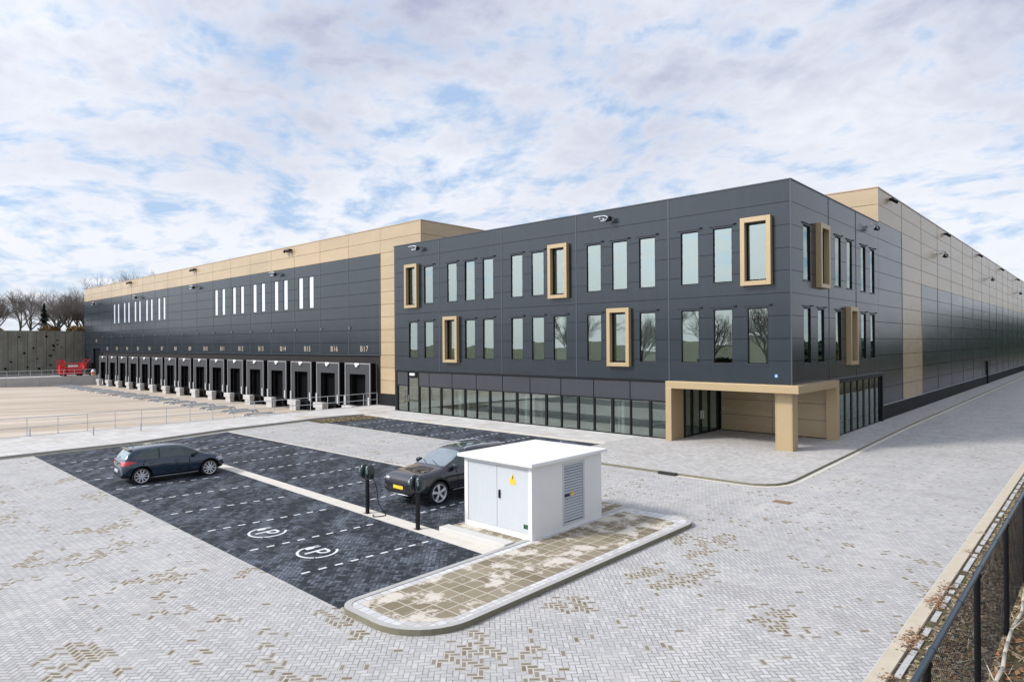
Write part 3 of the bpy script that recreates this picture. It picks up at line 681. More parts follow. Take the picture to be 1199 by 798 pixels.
mb=MB(); mb.box(XW-.03,XE+.03,Y0-.03,Y0+.42,16.122,16.2); mb.box(XE-.42,XE+.03,Y0+.422,16.52,16.122,16.2); mb.box(XE-.42,.03,16.522,17.0,16.122,16.2); mb.box(-.42,.03,17.002,208,16.122,16.2); mb.box(XW-.03,XW+.42,Y0+.422,208,16.122,16.2)
ownw(mb.build('parapet_cap',M['tanseam']))
mb=MB(); mb.box(-.4,-.0,17.2,208,-.1,1.10); mb.box(-37.2,XE-.03,Y0+.0,Y0+.04,-.1,1.10); ownw(mb.build('plinth',M['plinth']))
mb=MB(); mb.box(-.02,.04,17.16,208,1.102,1.135); ownw(mb.build('plinth_flashing',M['galv']))
for u in wu[1:-2]: ownw(bx('seam_profile',M['seam'],u-.04,u+.04,Y0-.018,Y0+.02,4.64,13.84))
for u in sus[1:]: ownw(bx('seam_profile',M['seam'],-.02,.018,u-.04,u+.04,1.15,10.32 if u>24 else 13.8))
ownw(bx('drip_profile',M['seam'],-119.1,-37.15,Y0-.06,Y0+.03,4.56,4.618)); ownw(bx('edge_profile',M['seam'],-37.24,-37.16,Y0-.06,Y0+.0,4.62,13.85))
for u in wu[1:-1]: ownw(bx('seam_profile',M['tanseam'],u-.035,u+.035,Y0-.015,Y0+.02,13.87,16.11))
for u in sus[1:]: ownw(bx('seam_profile',M['tanseam'],-.02,.015,u-.035,u+.035,10.35 if u>24 else 13.9,16.11))
for a_ in ((-.035,.02,16.54,16.60,13.8,16.11),(XE-.03,XE+.02,Y0-.02,Y0+.03,1.13,16.11),(-.02,.025,30.22,30.28,1.15,10.3)): ownw(bx('corner_profile',M['tanseam'],*a_))
for c,_ in wins:
    if 'wt' not in globals():
        mb=MB(); mb.box(-.5,-.42,0,.10,0,3.37); mb.box(.42,.5,0,.10,0,3.37); mb.box(-.42,.42,0,.10,0,.07); mb.box(-.42,.42,0,.10,3.30,3.37)
        wt=mb.build('window',M['black']); mb=MB(); mb.face([(-.42,.06,.07),(.42,.06,.07),(.42,.06,3.3),(-.42,.06,3.3)]); mb.build('pane',M['skylight'],wt); o=wt
    else: o=copy_tree(wt)
    o.location=(c,Y0,9.33); o.parent=WH; o.matrix_parent_inverse=Matrix.Translation(WH.location).inverted()
# dark lower dock wall
mb=MB(); mb.box(-119.1,-37.2,Y0+.10,Y0+.4,-1.2,4.56); ownw(mb.build('dock_wall',M['dockwall']))
mb=MB(); mb.box(-124.2,-120.2,Y0+.22,Y0+.28,.3,5.1); ownw(mb.build('rolling_door',M['black']))
# dock shelters
W=4.1; DZ=3.87; FD=-.66
def dock_template():
    root=bpy.data.objects.new('dock_shelter',None); COL.objects.link(root)
    mb=MB(); mb.box(0,.13,FD,FD+.08,-.25,DZ); mb.box(W-.13,W,FD,FD+.08,-.25,DZ); mb.box(.13,W-.13,FD,FD+.08,DZ-.13,DZ)
    mb.box(W-.05,W+.03,.0,.09,-.1,DZ); mb.box(-.03,.05,.0,.09,-.1,DZ)
    mb.build('frame',M['alu'],root)
    mb=MB(); mb.box(.13,W-.13,FD+.03,FD+.06,2.83,DZ-.131); mb.box(.13,.78,FD+.03,FD+.06,-.05,2.829); mb.box(W-.78,W-.13,FD+.03,FD+.06,-.05,2.829)
    mb.build('curtain',M['curtain'],root)
    mb=MB(); mb.box(.02,.12,FD+.081,.0,-.1,DZ-.02); mb.box(W-.12,W-.02,FD+.081,.0,-.1,DZ-.02); mb.box(.121,W-.121,FD+.081,.0,DZ-.12,DZ-.02); mb.build('side_cover',M['rubber'],root)
    mb=MB(); mb.box(.6,W-.6,-.02,.04,-.1,3.3); 
    mb.build('dock_door',M['joint'],root)
    mb=MB(); mb.box(.78,W-.78,FD+.2,-.03,-.35,-.08); mb.box(1.0,W-1.0,FD+.35,-.03,-1.15,-.36); mb.build('leveller',M['rubber'],root)
    for x in (.42,W-.72):
        mb=MB(); mb.box(x,x+.3,FD-.12,FD+.1,-.75,-.12); mb.build('bumper',M['rubber'],root)
    for x in (.02,W-.26):
        mb=MB(); mb.box(x,x+.24,FD-.10,FD-.002,-.1,.75); mb.build('guide_post',M['guide'],root)
    mb=MB(); mb.box(W/2-.35,W/2+.35,FD-.06,FD-.002,DZ-.18,DZ-.02); mb.box(W/2-.16,W/2+.16,FD-.12,FD-.002,DZ-.36,DZ-.182); mb.build('dock_lamp',M['white'],root)
    return root
dock0=dock_template(); X17=-42.0
for k in range(16):
    o=dock0 if k==0 else copy_tree(dock0)
    o.location=(X17-5.09*k,Y0+.0,0); o.parent=WH; o.matrix_parent_inverse=Matrix.Translation(WH.location).inverted()
# numbers
def text_mesh(name,txt,size,loc,rot,mat,parent,w=1.0):
    cu=bpy.data.curves.new(name,'FONT'); cu.body=txt; cu.size=size; cu.extrude=.006; cu.align_x='CENTER'; cu.offset=.0; cu.space_character=1.12
    t=bpy.data.objects.new(name,cu); COL.objects.link(t); bpy.context.view_layer.update()
    me=bpy.data.meshes.new_from_object(t.evaluated_get(bpy.context.evaluated_depsgraph_get())); bpy.data.objects.remove(t); bpy.data.curves.remove(cu)
    me.materials.clear(); me.materials.append(mat); o=bpy.data.objects.new(name,me); COL.objects.link(o); o.location=loc; o.rotation_euler=rot; o.scale=(w,1,1)
    return own(o,parent) if parent else o
for k in range(16):
    text_mesh('dock_number','B%d'%(17-k),.74,(X17-5.09*k+2.28,Y0-.03,4.93),(PI/2,0,0),M['number'],WH,1.05)
text_mesh('dock_number','B1',.74,(-122.2,Y0-.03,6.3),(PI/2,0,0),M['number'],WH,1.05)
for k in range(16):   # small sensors above the docks
    mb=MB(); x=X17-5.09*k-.1; mb.box(x,x+.14,Y0-.12,Y0-.02,7.1,7.26); ownw(mb.build('sensor',M['alu']))
put_lamp(WH,(-56.3,Y0,13.4),0,1.2); put_lamp(WH,(-78.4,Y0,13.35),0,1.3); put_lamp(WH,(-100.6,Y0,13.2),0,1.3); put_lamp(WH,(-122.2,Y0,13.2),0,1.3)
for y in (37.4,69.8,104.4,139): put_lamp(WH,(0,y,13.5),PI/2,1.3)
def cam_box(x,y,side):
    mb=MB()
    if side: mb.box(.0,.30,y-.22,y+.22,15.76,15.90); mb.tube((.1,y,15.8),(.42,y+.3,15.62),.09,.13,8)
    else: mb.box(x-.6,x+.6,Y0-.35,Y0-.0,15.72,15.86); mb.tube((x-.5,Y0-.3,15.7),(x-.2,Y0-.5,15.6),.14,.14,8); mb.tube((x+.5,Y0-.3,15.7),(x+.2,Y0-.5,15.6),.14,.14,8)
    ownw(mb.build('roof_edge_floodlight',M['black']))
for y in (19.9,40.85,62,83,104.6,126): cam_box(0,y,True)
for x in (-53.5,-78.8,-104.2): cam_box(x,0,False)
mb=MB(); mb.tube((.09,68.6,.1),(.09,68.6,3.0),.09,.09,10); ownw(mb.build('downpipe',M['black']))
# ================================================================ YARD THINGS
for k in range(16):
    x=X17-5.09*k; n=17-k
    mb=MB(); mb.box(x+.45,x+2.15,.80,1.36,-.62,-.10); mb.box(x+.85,x+2.10,.84,1.34,-1.2,-.621)
    tag(mb.build('dock_block',M['whiteconc'],bevel=.03),'white concrete block below the left half of dock B%d'%n,'concrete block','white concrete blocks in front of the truck docks')
def guide_mesh():
    mb=MB(); y0,y1=-2.6,0
    mb.path([(0,y0-.25,-.05),(0,y0-.1,.10),(0,y0+.1,.16),(0,y1-.1,.16),(0,y1+.1,.10),(0,y1+.25,-.05)],.08,8)
    for y in (y0+.3,-.3): mb.box(-.12,.12,y-.12,y+.12,-.05,.12)
    return mb
g0=None
for k in range(16):
    n=17-k; xc=X17-5.09*k+W/2
    for sgn,word in ((1.62,'right'),(-1.62,'left')):
        if g0 is None: g0=guide_mesh().build('wheel_guide',M['galv'],smooth=False); o=g0
        else: o=g0.copy(); COL.objects.link(o)
        o.location=(xc+sgn,-2.6,yz(-3.6)+.03)
        tag(o,'galvanised wheel guide bar on the yard at the %s side of dock B%d'%(word,n),'wheel guide','wheel guides in front of the docks')
# railing along the yard edge
def railing(name,pts,h,label,post_r=.024,mid=(.5,),mat=None,grp=None):
    root=empty(name,pts[0],0,label,'railing',grp); mat=mat or M['galv']
    for p in pts:
        mb=MB(); mb.tube(p,(p[0],p[1],p[2]+h),post_r,post_r,8); mb.box(p[0]-.07,p[0]+.07,p[1]-.07,p[1]+.07,p[2],p[2]+.015)
        own(mb.build('post',mat),root)
    for hh in (h,)+mid:
        mb=MB(); mb.path([(p[0],p[1],p[2]+hh) for p in pts],post_r*.95,8); own(mb.build('rail',mat),root)
    return root
ypts=[(-37.31,-45+1.605*i,.12) for i in range(29)]
railing('guard_railing',[p for p in ypts if p[1]<-.5]+[(-37.31,.35,.12),(-37.31,1.8,.12)],1.08,'galvanised two rail guard railing between the pale path and the truck yard')
railing('guard_railing',[(-119.35,1.1-1.55*i,.50) for i in range(45)],1.08,'galvanised guard railing on top of the low white wall at the yard end',.03)
for (x,y) in ((-37.0,-24.05),(-34.57,-21.3),(-34.5,-18.65)):
    mb=MB(); mb.tube((x,y,.1),(x,y,.62),.045,.045,8); mb.tube((x,y,.62),(x,y,.64),.045,.02,8)
    tag(mb.build('marker_post',M['galv']),{-24.05:'thin grey marker post close to the yard railing',-21.3:'thin grey marker post on the path, left of the dark blue hatchback',-18.65:'thin grey marker post on the path behind the dark blue hatchback'}[y],'post','marker posts on the path')
# white retaining wall
mb=MB()
for i in range(14):
    y=1.98-4.5*i; mb.box(-119.12,-118.85,y-4.47,y,-1.25,.50)
tag(mb.build('retaining_wall',M['whiteconc'],bevel=.01),'low white precast concrete wall closing the far end of the truck yard','retaining wall')
# tall old concrete wall with holes
root=empty('tall_concrete_wall',(-131,-20,.3),0,'tall weathered grey concrete wall with vertical grooves and black holes beside the warehouse','concrete wall')
mb=MB(); y=9.0; random.seed(3)
while y>-70:
    w_=random.choice((1.35,1.4,1.45)); d=random.uniform(-.05,.05); mb.box(-132,-130.9+d,y-w_+.05,y,-.2,8.42); y-=w_
mb.box(-132.2,-131.1,-70,9,-.2,8.3)
own(mb.build('wall',M['oldwall']),root)
mb=MB()
for (u,v) in ((-3.6,7.4),(-7.6,7.3),(-2.6,5.8),(-2.4,5.6),(-1.9,5.9),(-1.3,5.4),(-2.5,4.9),(-1.9,6.7),(-4.9,3.4),(-4.7,1.6),(-6.4,1.9),(-9.6,1.7),(-2.9,3.9),(-2.9,2.2),(-5.5,5.3),(-3.2,3.9),(-8.8,2.9),(-12.4,4.8),(-14,2.5),(-15.2,6.1),(-6.9,4.4)):
    pts=[]; r=random.uniform(.13,.22)
    for k in range(9): a=2*PI*k/9; rr=r*random.uniform(.7,1.2); pts.append((-130.82,u+rr*math.cos(a),v+rr*math.sin(a)*.9))
    mb.face(pts); 
    for i in range(9): mb.face([pts[i],pts[(i+1)%9],(-131.0,)+pts[(i+1)%9][1:],(-131.0,)+pts[i][1:]])
own(mb.build('anchor_hole',M['joint']),root)
# red machine: skip shaped platform with raised ends
R0=empty('red_lift_platform',(-123,-1.5,.4),0,'red steel work platform with tall left end parked before the tall concrete wall','work platform')
mb=MB(); mb.box(-124.2,-121.8,-3.2,.2,.7,.95); mb.box(-124.2,-121.8,-2.4,-.3,.96,1.9); own(mb.build('chassis',M['red'],bevel=.03),R0)
mb=MB()
for xx in (-123.7,-121.9):
    for yy in (-3.5,-2.75): mb.box(xx-.06,xx+.06,yy-.06,yy+.06,.95,3.2)
    for zz in (1.3,1.9,2.5,3.1): mb.box(xx-.05,xx+.05,-3.44,-2.81,zz,zz+.12)
    mb.tube((xx,-3.5,1.3),(xx,-2.8,2.5),.05,.05,6)
mb.box(-123.6,-122.0,-3.4,-2.85,.95,2.3)
own(mb.build('tower',M['red']),R0)
mb=MB()
for x in (-121.85,-124.1):
    mb.tube((x,-.6,1.0),(x,.9,3.2),.07,.07); mb.tube((x,-.3,1.9),(x,-.3,2.7),.05,.05); mb.tube((x,-2.6,2.6),(x,.5,2.6),.045,.045); mb.tube((x,-1.4,1.9),(x,-1.4,2.6),.05,.05); mb.tube((x,-.3,2.1),(x,1.0,3.3),.05,.05); mb.tube((x,.9,3.2),(x,.35,3.2),.05,.05)
mb.box(-124.1,-121.85,-.0,.45,1.3,2.4)
own(mb.build('basket_frame',M['red']),R0)
mb=MB(); mb.box(-121.79,-121.75,-2.35,-.9,2.0,2.3); own(mb.build('side_board',M['white']),R0)
for (y) in (-2.8,-.4):
    for x in (-122.1,-123.9):
        mb=MB(); mb.tube((x-.12,y,.72),(x+.12,y,.72),.34,.34,16); own(mb.build('wheel',M['rubber'],smooth=False),R0)
mb=MB(); mb.box(-122.2,-120.9,.9,1.6,.38,2.6); mb.box(-122.1,-121,.88,.9,2.3,2.5); mb.box(-122.25,-120.85,.85,1.65,2.6,2.68)
tag(mb.build('storage_cabinet',M['black'],bevel=.03),'black upright cabinet against the warehouse between the red platform and the dark door','cabinet')
B0=empty('waste_barrel',(-120.1,1.0,.4),0,'pale and orange barrel standing in front of the dark warehouse door','barrel')
mb=MB(); mb.tube((-120.1,1.0,.4),(-120.1,1.0,1.15),.33,.36,16); own(mb.build('body',M['orange']),B0); mb=MB(); mb.tube((-120.1,1,1.15),(-120.1,1,1.5),.37,.12,16); own(mb.build('lid',M['white']),B0)

# ================================================================ KIOSK
K=empty('transformer_kiosk',(-1.48,-18.0,.1),0,'white transformer kiosk with grey double doors, yellow warning triangle and louvred side vent','kiosk')
kx0,kx1,ky0,ky1=-2.84,-.12,-19.70,-16.35
mb=MB()
for r in subtract((kx0,kx1,.08,2.17),[(-2.70,-.24,.26,2.07)]): wallbox(mb,'y',ky0,ky0+.1,r)
for r in subtract((ky0+.1,ky1,.08,2.17),[(-18.33,-17.25,.24,2.05)]): wallbox(mb,'x',kx1-.1,kx1,r)
mb.box(kx0,kx0+.1,ky0+.1,ky1,.08,2.17); mb.box(kx0+.1,kx1-.1,ky1-.1,ky1,.08,2.17)
own(mb.build('body',M['kioskwall']),K)
mb=MB(); a=(kx0-.14,kx1+.15,ky0-.17,ky1+.14)
k=len(mb.v); mb.box(a[0],a[1],a[2],a[3],2.172,2.27)
cx,cy=(a[0]+a[1])/2,(a[2]+a[3])/2
P4=[(a[0]+.012,a[2]+.012),(a[1]-.012,a[2]+.012),(a[1]-.012,a[3]-.012),(a[0]+.012,a[3]-.012)]
T2=[(cx-.35,cy-.5),(cx+.35,cy-.5),(cx+.35,cy+.5),(cx-.35,cy+.5)]
for i in range(4):
    j=(i+1)%4; mb.face([(*P4[i],2.271),(*P4[j],2.271),(*T2[j],2.36),(*T2[i],2.36)])
mb.face([(*p,2.36) for p in T2])
own(mb.build('roof',M['white'],bevel=.012),K)
for i,(u0,u1) in enumerate(((-2.69,-1.49),(-1.475,-.25))):
    mb=MB(); mb.box(u0,u1,ky0+.02,ky0+.06,.27,2.06); d=own(mb.build('door',M['kioskdoor'],bevel=.004),K)
    mb=MB()
    for q in range(1,12): x=u0+(u1-u0)*q/12; mb.box(x-.0015,x+.0015,ky0+.0185,ky0+.0199,.32,2.0)
    mb.build('door_rib',M['kioskdoor'],d)
    if i==0:
        mb=MB(); mb.box(-1.40,-1.34,ky0-.02,ky0+.02,1.12,1.36); h=mb.build('handle',M['black'],d,bevel=.01)
    else:
        mb=MB(); tx,tz=-.86,1.74
        mb.prism([(0,0),(1,0),(.5,1)],0,1); mb.v=[(tx-.13+v[0]*.27,ky0+.012+.004*v[2],tz-.11+v[1]*.25) for v in mb.v]
        mb.box(tx-.10,tx+.10,ky0+.012,ky0+.016,tz-.17,tz-.12)
        w=mb.build('warning_sign',M['yellow'],d)
        mb=MB(); q=[(.03,.16),(-.025,.06),(.0,.06),(-.02,-.04),(.035,.085),(.008,.085)]
        mb.face([(tx+a_,ky0+.008,tz-.02+b_*.8) for a_,b_ in q][::-1]); mb.build('warning_symbol',M['black'],d)
        mb=MB(); mb.box(-.44,-.29,ky0+.012,ky0+.019,.40,.52); mb.build('label_plate',M['trim'],d)
        mb=MB(); mb.box(-.37,-.30,ky0+.008,ky0+.0118,.41,.46); mb.box(-.42,-.32,ky0+.008,ky0+.0118,.475,.505); mb.build('label_print',M['green'],d)
mb=MB(); mb.box(-2.70,-.24,ky0+.07,ky0+.09,.26,2.07); own(mb.build('door_rebate',M['trim']),K)
mb=MB(); x1=kx1
mb.box(x1-.05,x1+.012,-18.33,-18.26,.24,2.05); mb.box(x1-.05,x1+.012,-17.32,-17.25,.24,2.05); mb.box(x1-.05,x1+.012,-18.26,-17.32,.24,.31); mb.box(x1-.05,x1+.012,-18.26,-17.32,1.98,2.05)
v=own(mb.build('vent',M['kioskdoor']),K)
mb=MB(); z=.35
while z<1.95:
    mb.face([(x1+.008,-18.26,z),(x1+.008,-17.32,z),(x1-.035,-17.32,z+.05),(x1-.035,-18.26,z+.05)]); mb.face([(x1-.035,-18.26,z+.0501),(x1-.035,-17.32,z+.0501),(x1+.008,-17.32,z-.004),(x1+.008,-18.26,z-.004)][::-1]); z+=.082
mb.build('louvre_slats',M['kioskdoor'],v)
mb=MB(); mb.box(x1-.09,x1-.06,-18.3,-17.28,.26,2.03); mb.build('vent_back',M['trim'],v)
mb=MB(); mb.box(x1+.012,x1+.03,-18.24,-18.02,1.08,1.14); mb.build('handle',M['black'],v)
mb=MB(); mb.prism([(0,0),(1,0),(.5,1)],0,1); mb.v=[(x1+.013+.003*p[2],-17.95+p[0]*.16,1.07+p[1]*.14) for p in mb.v]; mb.build('warning_sign',M['yellow'],v)
# chargers
def charger(x,y,lab):
    r=empty('charging_station',(x,y,0),0,lab,'charger','electric car chargers on the kerb strip')
    mb=MB(); mb.box(-.055,.055,-.045,.045,.0,1.50); mb.box(-.12,.12,-.09,.09,.0,.012); mb.box(-.16,.16,-.03,.03,1.25,1.31); mb.build('post',M['black'],r,bevel=.008)
    for s in (-1,1):
        mb=MB()
        # egg shaped unit lofted from rings
        rings=[]
        for k in range(7):
            t=k/6; d=s*(.065+.19*t); f=[.80,.97,1.0,1.0,.95,.82,.55][k]
            rings.append([(d, .175*f*math.copysign(abs(math.cos(a))**.75,math.cos(a)), 1.38+.25*f*math.copysign(abs(math.sin(a))**.75,math.sin(a))) for a in [2*PI*q/20 for q in range(20)]])
        n0=len(mb.v)
        for rg in rings: mb.v+=rg
        for k in range(6):
            for q in range(20): mb.f.append((n0+k*20+q,n0+k*20+(q+1)%20,n0+k*20+20+(q+1)%20,n0+k*20+20+q)); mb.m.append(0)
        mb.f.append(tuple(n0+120+q for q in range(20))); mb.m.append(0); mb.f.append(tuple(n0+q for q in reversed(range(20)))); mb.m.append(0)
        u=mb.build('charger_unit',M['trimgreen'],r,smooth=True,recalc=True)
        mb=MB(); c=(s*.16,-.160,1.42)
        for q in range(20):
            a0=2*PI*q/20;a1=2*PI*(q+1)/20
            mb.face([(c[0]+.05*math.cos(a0),c[1],c[2]+.07*math.sin(a0)),(c[0]+.065*math.cos(a0),c[1],c[2]+.09*math.sin(a0)),(c[0]+.065*math.cos(a1),c[1],c[2]+.09*math.sin(a1)),(c[0]+.05*math.cos(a1),c[1],c[2]+.07*math.sin(a1))])
        mb.build('status_ring',M['mint'],u)
    return r
M['trimgreen']=simple('charger_housing_green_black',(.010,.020,.022),.3,coat=.5)
M['mint']=simple('mint_ring',(.35,.62,.50),.4)
c1=charger(-6.46,-20.72,'black twin charging post on the kerb strip left of the dark grey suv'); c2=charger(-3.74,-20.80,'black twin charging post nearest the white kiosk, cable plugged into the suv')
def cable(par,pts,r=.014,name='cable'):
    cu=[]
    n=len(pts)
    P=[Vector(p) for p in pts]
    for i in range(n-1):
        p0=P[max(0,i-1)];p1=P[i];p2=P[i+1];p3=P[min(n-1,i+2)]
        for k in range(8):
            t=k/8; cu.append(tuple(.5*((2*p1)+(-p0+p2)*t+(2*p0-5*p1+4*p2-p3)*t*t+(-p0+3*p1-3*p2+p3)*t**3)))
    cu.append(tuple(P[-1])); mb=MB(); mb.path(cu,r,6); return own(mb.build(name,M['black'],smooth=True),par)
cable(c1,[(-6.22,-20.7,1.25),(-6.1,-20.62,.9),(-6.07,-20.55,.35),(-5.95,-20.4,.03),(-5.7,-20.6,.03),(-5.85,-20.9,.03),(-6.1,-20.75,.03)])
cable(c2,[(-3.98,-20.7,1.22),(-4.1,-20.5,.6),(-4.4,-20.2,.04),(-5.0,-19.9,.04),(-5.4,-19.7,.2),(-5.72,-19.22,.62)],.016)

# ================================================================ CARS
def make_car(sp):
    root=bpy.data.objects.new(sp['name'],None); COL.objects.link(root)
    st=sp['st']; rows=[]
    for (x,zb,zs,zt,wb,wm,ws,wt_) in st:
        zm=(zb+zs)*.5
        rows.append([(x,0,zb),(x,wb*.8,zb),(x,wb,zb+.03),(x,wm*.985,zb+(zs-zb)*.28),(x,wm,zb+(zs-zb)*.62),(x,ws+.6*(wm-ws),zs-.07),(x,ws,zs),(x,ws+(wt_-ws)*.55,zs+(zt-zs)*.62),(x,wt_,zs+(zt-zs)*.90),(x,wt_*.72,zt-.012*(zt>zs+.2)),(x,wt_*.36,zt),(x,0,zt+.004)])
    nR=len(rows[0]); bm=bmesh.new(); grid=[]
    for r in rows:
        full=[bm.verts.new(p) for p in r]; other=[bm.verts.new((p[0],-p[1],p[2])) for p in r[1:-1]][::-1]
        grid.append(full+other)
    n=len(grid[0])
    for a,b in zip(grid,grid[1:]):
        for i in range(n): bm.faces.new((a[i],b[i],b[(i+1)%n],a[(i+1)%n]))
    bm.faces.new(grid[0]); bm.faces.new(grid[-1][::-1])
    bmesh.ops.triangulate(bm,faces=[f for f in bm.faces if len(f.verts)>4]) if 0 else None
    bmesh.ops.recalc_face_normals(bm,faces=bm.faces)
    me=bpy.data.meshes.new('tmp'); bm.to_mesh(me); bm.free()
    o=bpy.data.objects.new('body',me); COL.objects.link(o)
    s=o.modifiers.new('s','SUBSURF'); s.levels=3; s.render_levels=3
    # wheel arch cutters
    cut=MB(); r=sp['wr']+.065
    for wx in (0,sp['wb']):
        for sd in (-1,1):
            y0=sd*(sp['hw']-.34); y1=sd*(sp['hw']+.2)
            cut.tube((wx,y0,sp['wr']+.015),(wx,y1,sp['wr']+.015),r,r,40)
    co=cut.build('cutter',M['trim'],recalc=True)
    bo=o.modifiers.new('b','BOOLEAN'); bo.object=co; bo.operation='DIFFERENCE'; bo.solver='EXACT'
    bpy.context.view_layer.update()
    ev=o.evaluated_get(bpy.context.evaluated_depsgraph_get()); me2=bpy.data.meshes.new_from_object(ev)
    bpy.data.objects.remove(o); bpy.data.objects.remove(co)
    bm=bmesh.new(); bm.from_mesh(me2); bm.faces.ensure_lookup_table()
    names=['body','window','windscreen','trim','taillight','headlight','wheel_well','grille','rear_window','door_gap','sunroof']
    groups={k:[] for k in names}
    for f in bm.faces:
        c=f.calc_center_median(); g='body'
        inw=any(((c.x-wx)**2+(c.z-sp['wr']-.015)**2)**.5<r-.004 and abs(c.y)>sp['hw']-.36 for wx in (0,sp['wb'])) or any(abs(((c.x-wx)**2+(c.z-sp['wr']-.015)**2)**.5-r)<.006 and abs(c.y)<sp['hw']+.1 and (f.normal.x*(c.x-wx)+f.normal.z*(c.z-sp['wr']-.015))<-.2*r for wx in (0,sp['wb']))
        if inw: g='wheel_well'
        else:
            g=sp['classify'](c,f.normal) or 'body'
        groups[g].append(f)
    out={}
    matmap=dict(body=sp['paint'],window=M['carglass'],windscreen=sp.get('ws_mat',M['windscreen']),trim=M['trim'],taillight=M['taillight'],headlight=M['headlight'],wheel_well=M['rubber'],grille=M['trim'],rear_window=sp.get('rw_mat',M['carglass']),door_gap=M['rubber'],sunroof=M['carglass'])
    for k,fs in groups.items():
        if not fs: continue
        m2=bpy.data.meshes.new(k); idx={}; vs=[];ff=[]
        off=0.0
        for f in fs:
            q=[]
            for v in f.verts:
                if v.index not in idx: idx[v.index]=len(vs); vs.append(v.co.copy())
                q.append(idx[v.index])
            ff.append(q)
        # separate islands so that each lamp and each window is its own part
        if k in ('window','taillight','headlight'):
            par=list(range(len(vs)))
            def find(a):
                while par[a]!=a: par[a]=par[par[a]]; a=par[a]
                return a
            for q in ff:
                for b in q[1:]: par[find(b)]=find(q[0])
            isl={}
            for q in ff: isl.setdefault(find(q[0]),[]).append(q)
            parts=[p for p in isl.values() if len(p)>12]
        else: parts=[ff]
        for p in parts:
            use={}; v2=[];f2=[]
            for q in p:
                for b in q:
                    if b not in use: use[b]=len(v2); v2.append(vs[b])
                f2.append([use[b] for b in q])
            m2=bpy.data.meshes.new(k); m2.from_pydata(v2,[],f2); m2.materials.append(matmap[k]); m2.polygons.foreach_set('use_smooth',[True]*len(f2)); m2.update()
            ob=bpy.data.objects.new({'wheel_well':'wheel_arch_liner','windscreen':'windscreen'}.get(k,k),m2); COL.objects.link(ob); ob.parent=root; out.setdefault(k,[]).append(ob)
    bm.free(); bpy.data.meshes.remove(me2)
    # wheels
    wr=sp['wr']
    for wx in (0,sp['wb']):
        for sd in (-1,1):
            y=sd*(sp['hw']-.125); prof=[(.70,-.10),(.94,-.105),(1.0,-.07),(1.0,.07),(.95,.105),(.78,.10),(.74,.06)]
            mb=MB(); n=36
            for (rr,yy) in prof:
                for q in range(n): a=2*PI*q/n; mb.v.append((wx+wr*rr*math.cos(a),y+sd*yy,wr+wr*rr*math.sin(a)))
            for k in range(len(prof)-1):
                for q in range(n): mb.f.append((k*n+q,k*n+(q+1)%n,(k+1)*n+(q+1)%n,(k+1)*n+q)); mb.m.append(0)
            wheel=bpy.data.objects.new('wheel',None); COL.objects.link(wheel); wheel.parent=root
            mb.build('tyre',M['tyre'],wheel,smooth=True,recalc=True)
            mb=MB(); n0=0; pr=[(.79,.100),(.77,.112),(.73,.10),(.71,.03),(.68,-.04)]
            for (rr,yy) in pr:
                for q in range(n): a=2*PI*q/n; mb.v.append((wx+wr*rr*math.cos(a),y+sd*yy,wr+wr*rr*math.sin(a)))
            for k in range(len(pr)-1):
                for q in range(n): mb.f.append((k*n+q,k*n+(q+1)%n,(k+1)*n+(q+1)%n,(k+1)*n+q)); mb.m.append(0)
            ns=sp['spokes']; yo=y+sd*.085
            for q in range(ns):
                for da in sp['pair']:
                    a=2*PI*q/ns+da+.2; ca,sa=math.cos(a),math.sin(a); a2=2*PI*q/ns+da*sp['spread']+.2; cb,sb=math.cos(a2),math.sin(a2)
                    w0=.030;w1=.020*sp['sw']
                    i0=len(mb.v)
                    for (rr,cc,ss,ww,dd) in ((.08,ca,sa,w0,.012),(.74,cb,sb,w1,.012)):
                        for s1,s2 in ((-1,1),(1,1),(1,-1),(-1,-1)):
                            mb.v.append((wx+wr*rr*cc-ss*s1*ww,yo+sd*s2*dd*.9,wr+wr*rr*ss+cc*s1*ww))
                    for q4 in ((0,1,5,4),(1,2,6,5),(2,3,7,6),(3,0,4,7)): mb.f.append(tuple(i0+z for z in q4)); mb.m.append(0)
            mb.tube((wx,yo-.02,wr),(wx,yo+sd*.018,wr),.062,.055,16)
            mb.build('rim',M['rim'],wheel,recalc=True)
            mb=MB(); mb.tube((wx,y-.08,wr),(wx,y+sd*.03,wr),wr*.69,wr*.69,24); mb.build('brake_disc',M['trim'],wheel)
    return root,out
def poly_in(p,x,z):
    c=False;n=len(p)
    for i in range(n):
        a=p[i];b=p[i-1]
        if (a[1]>z)!=(b[1]>z) and x<(b[0]-a[0])*(z-a[1])/(b[1]-a[1])+a[0]: c=not c
    return c
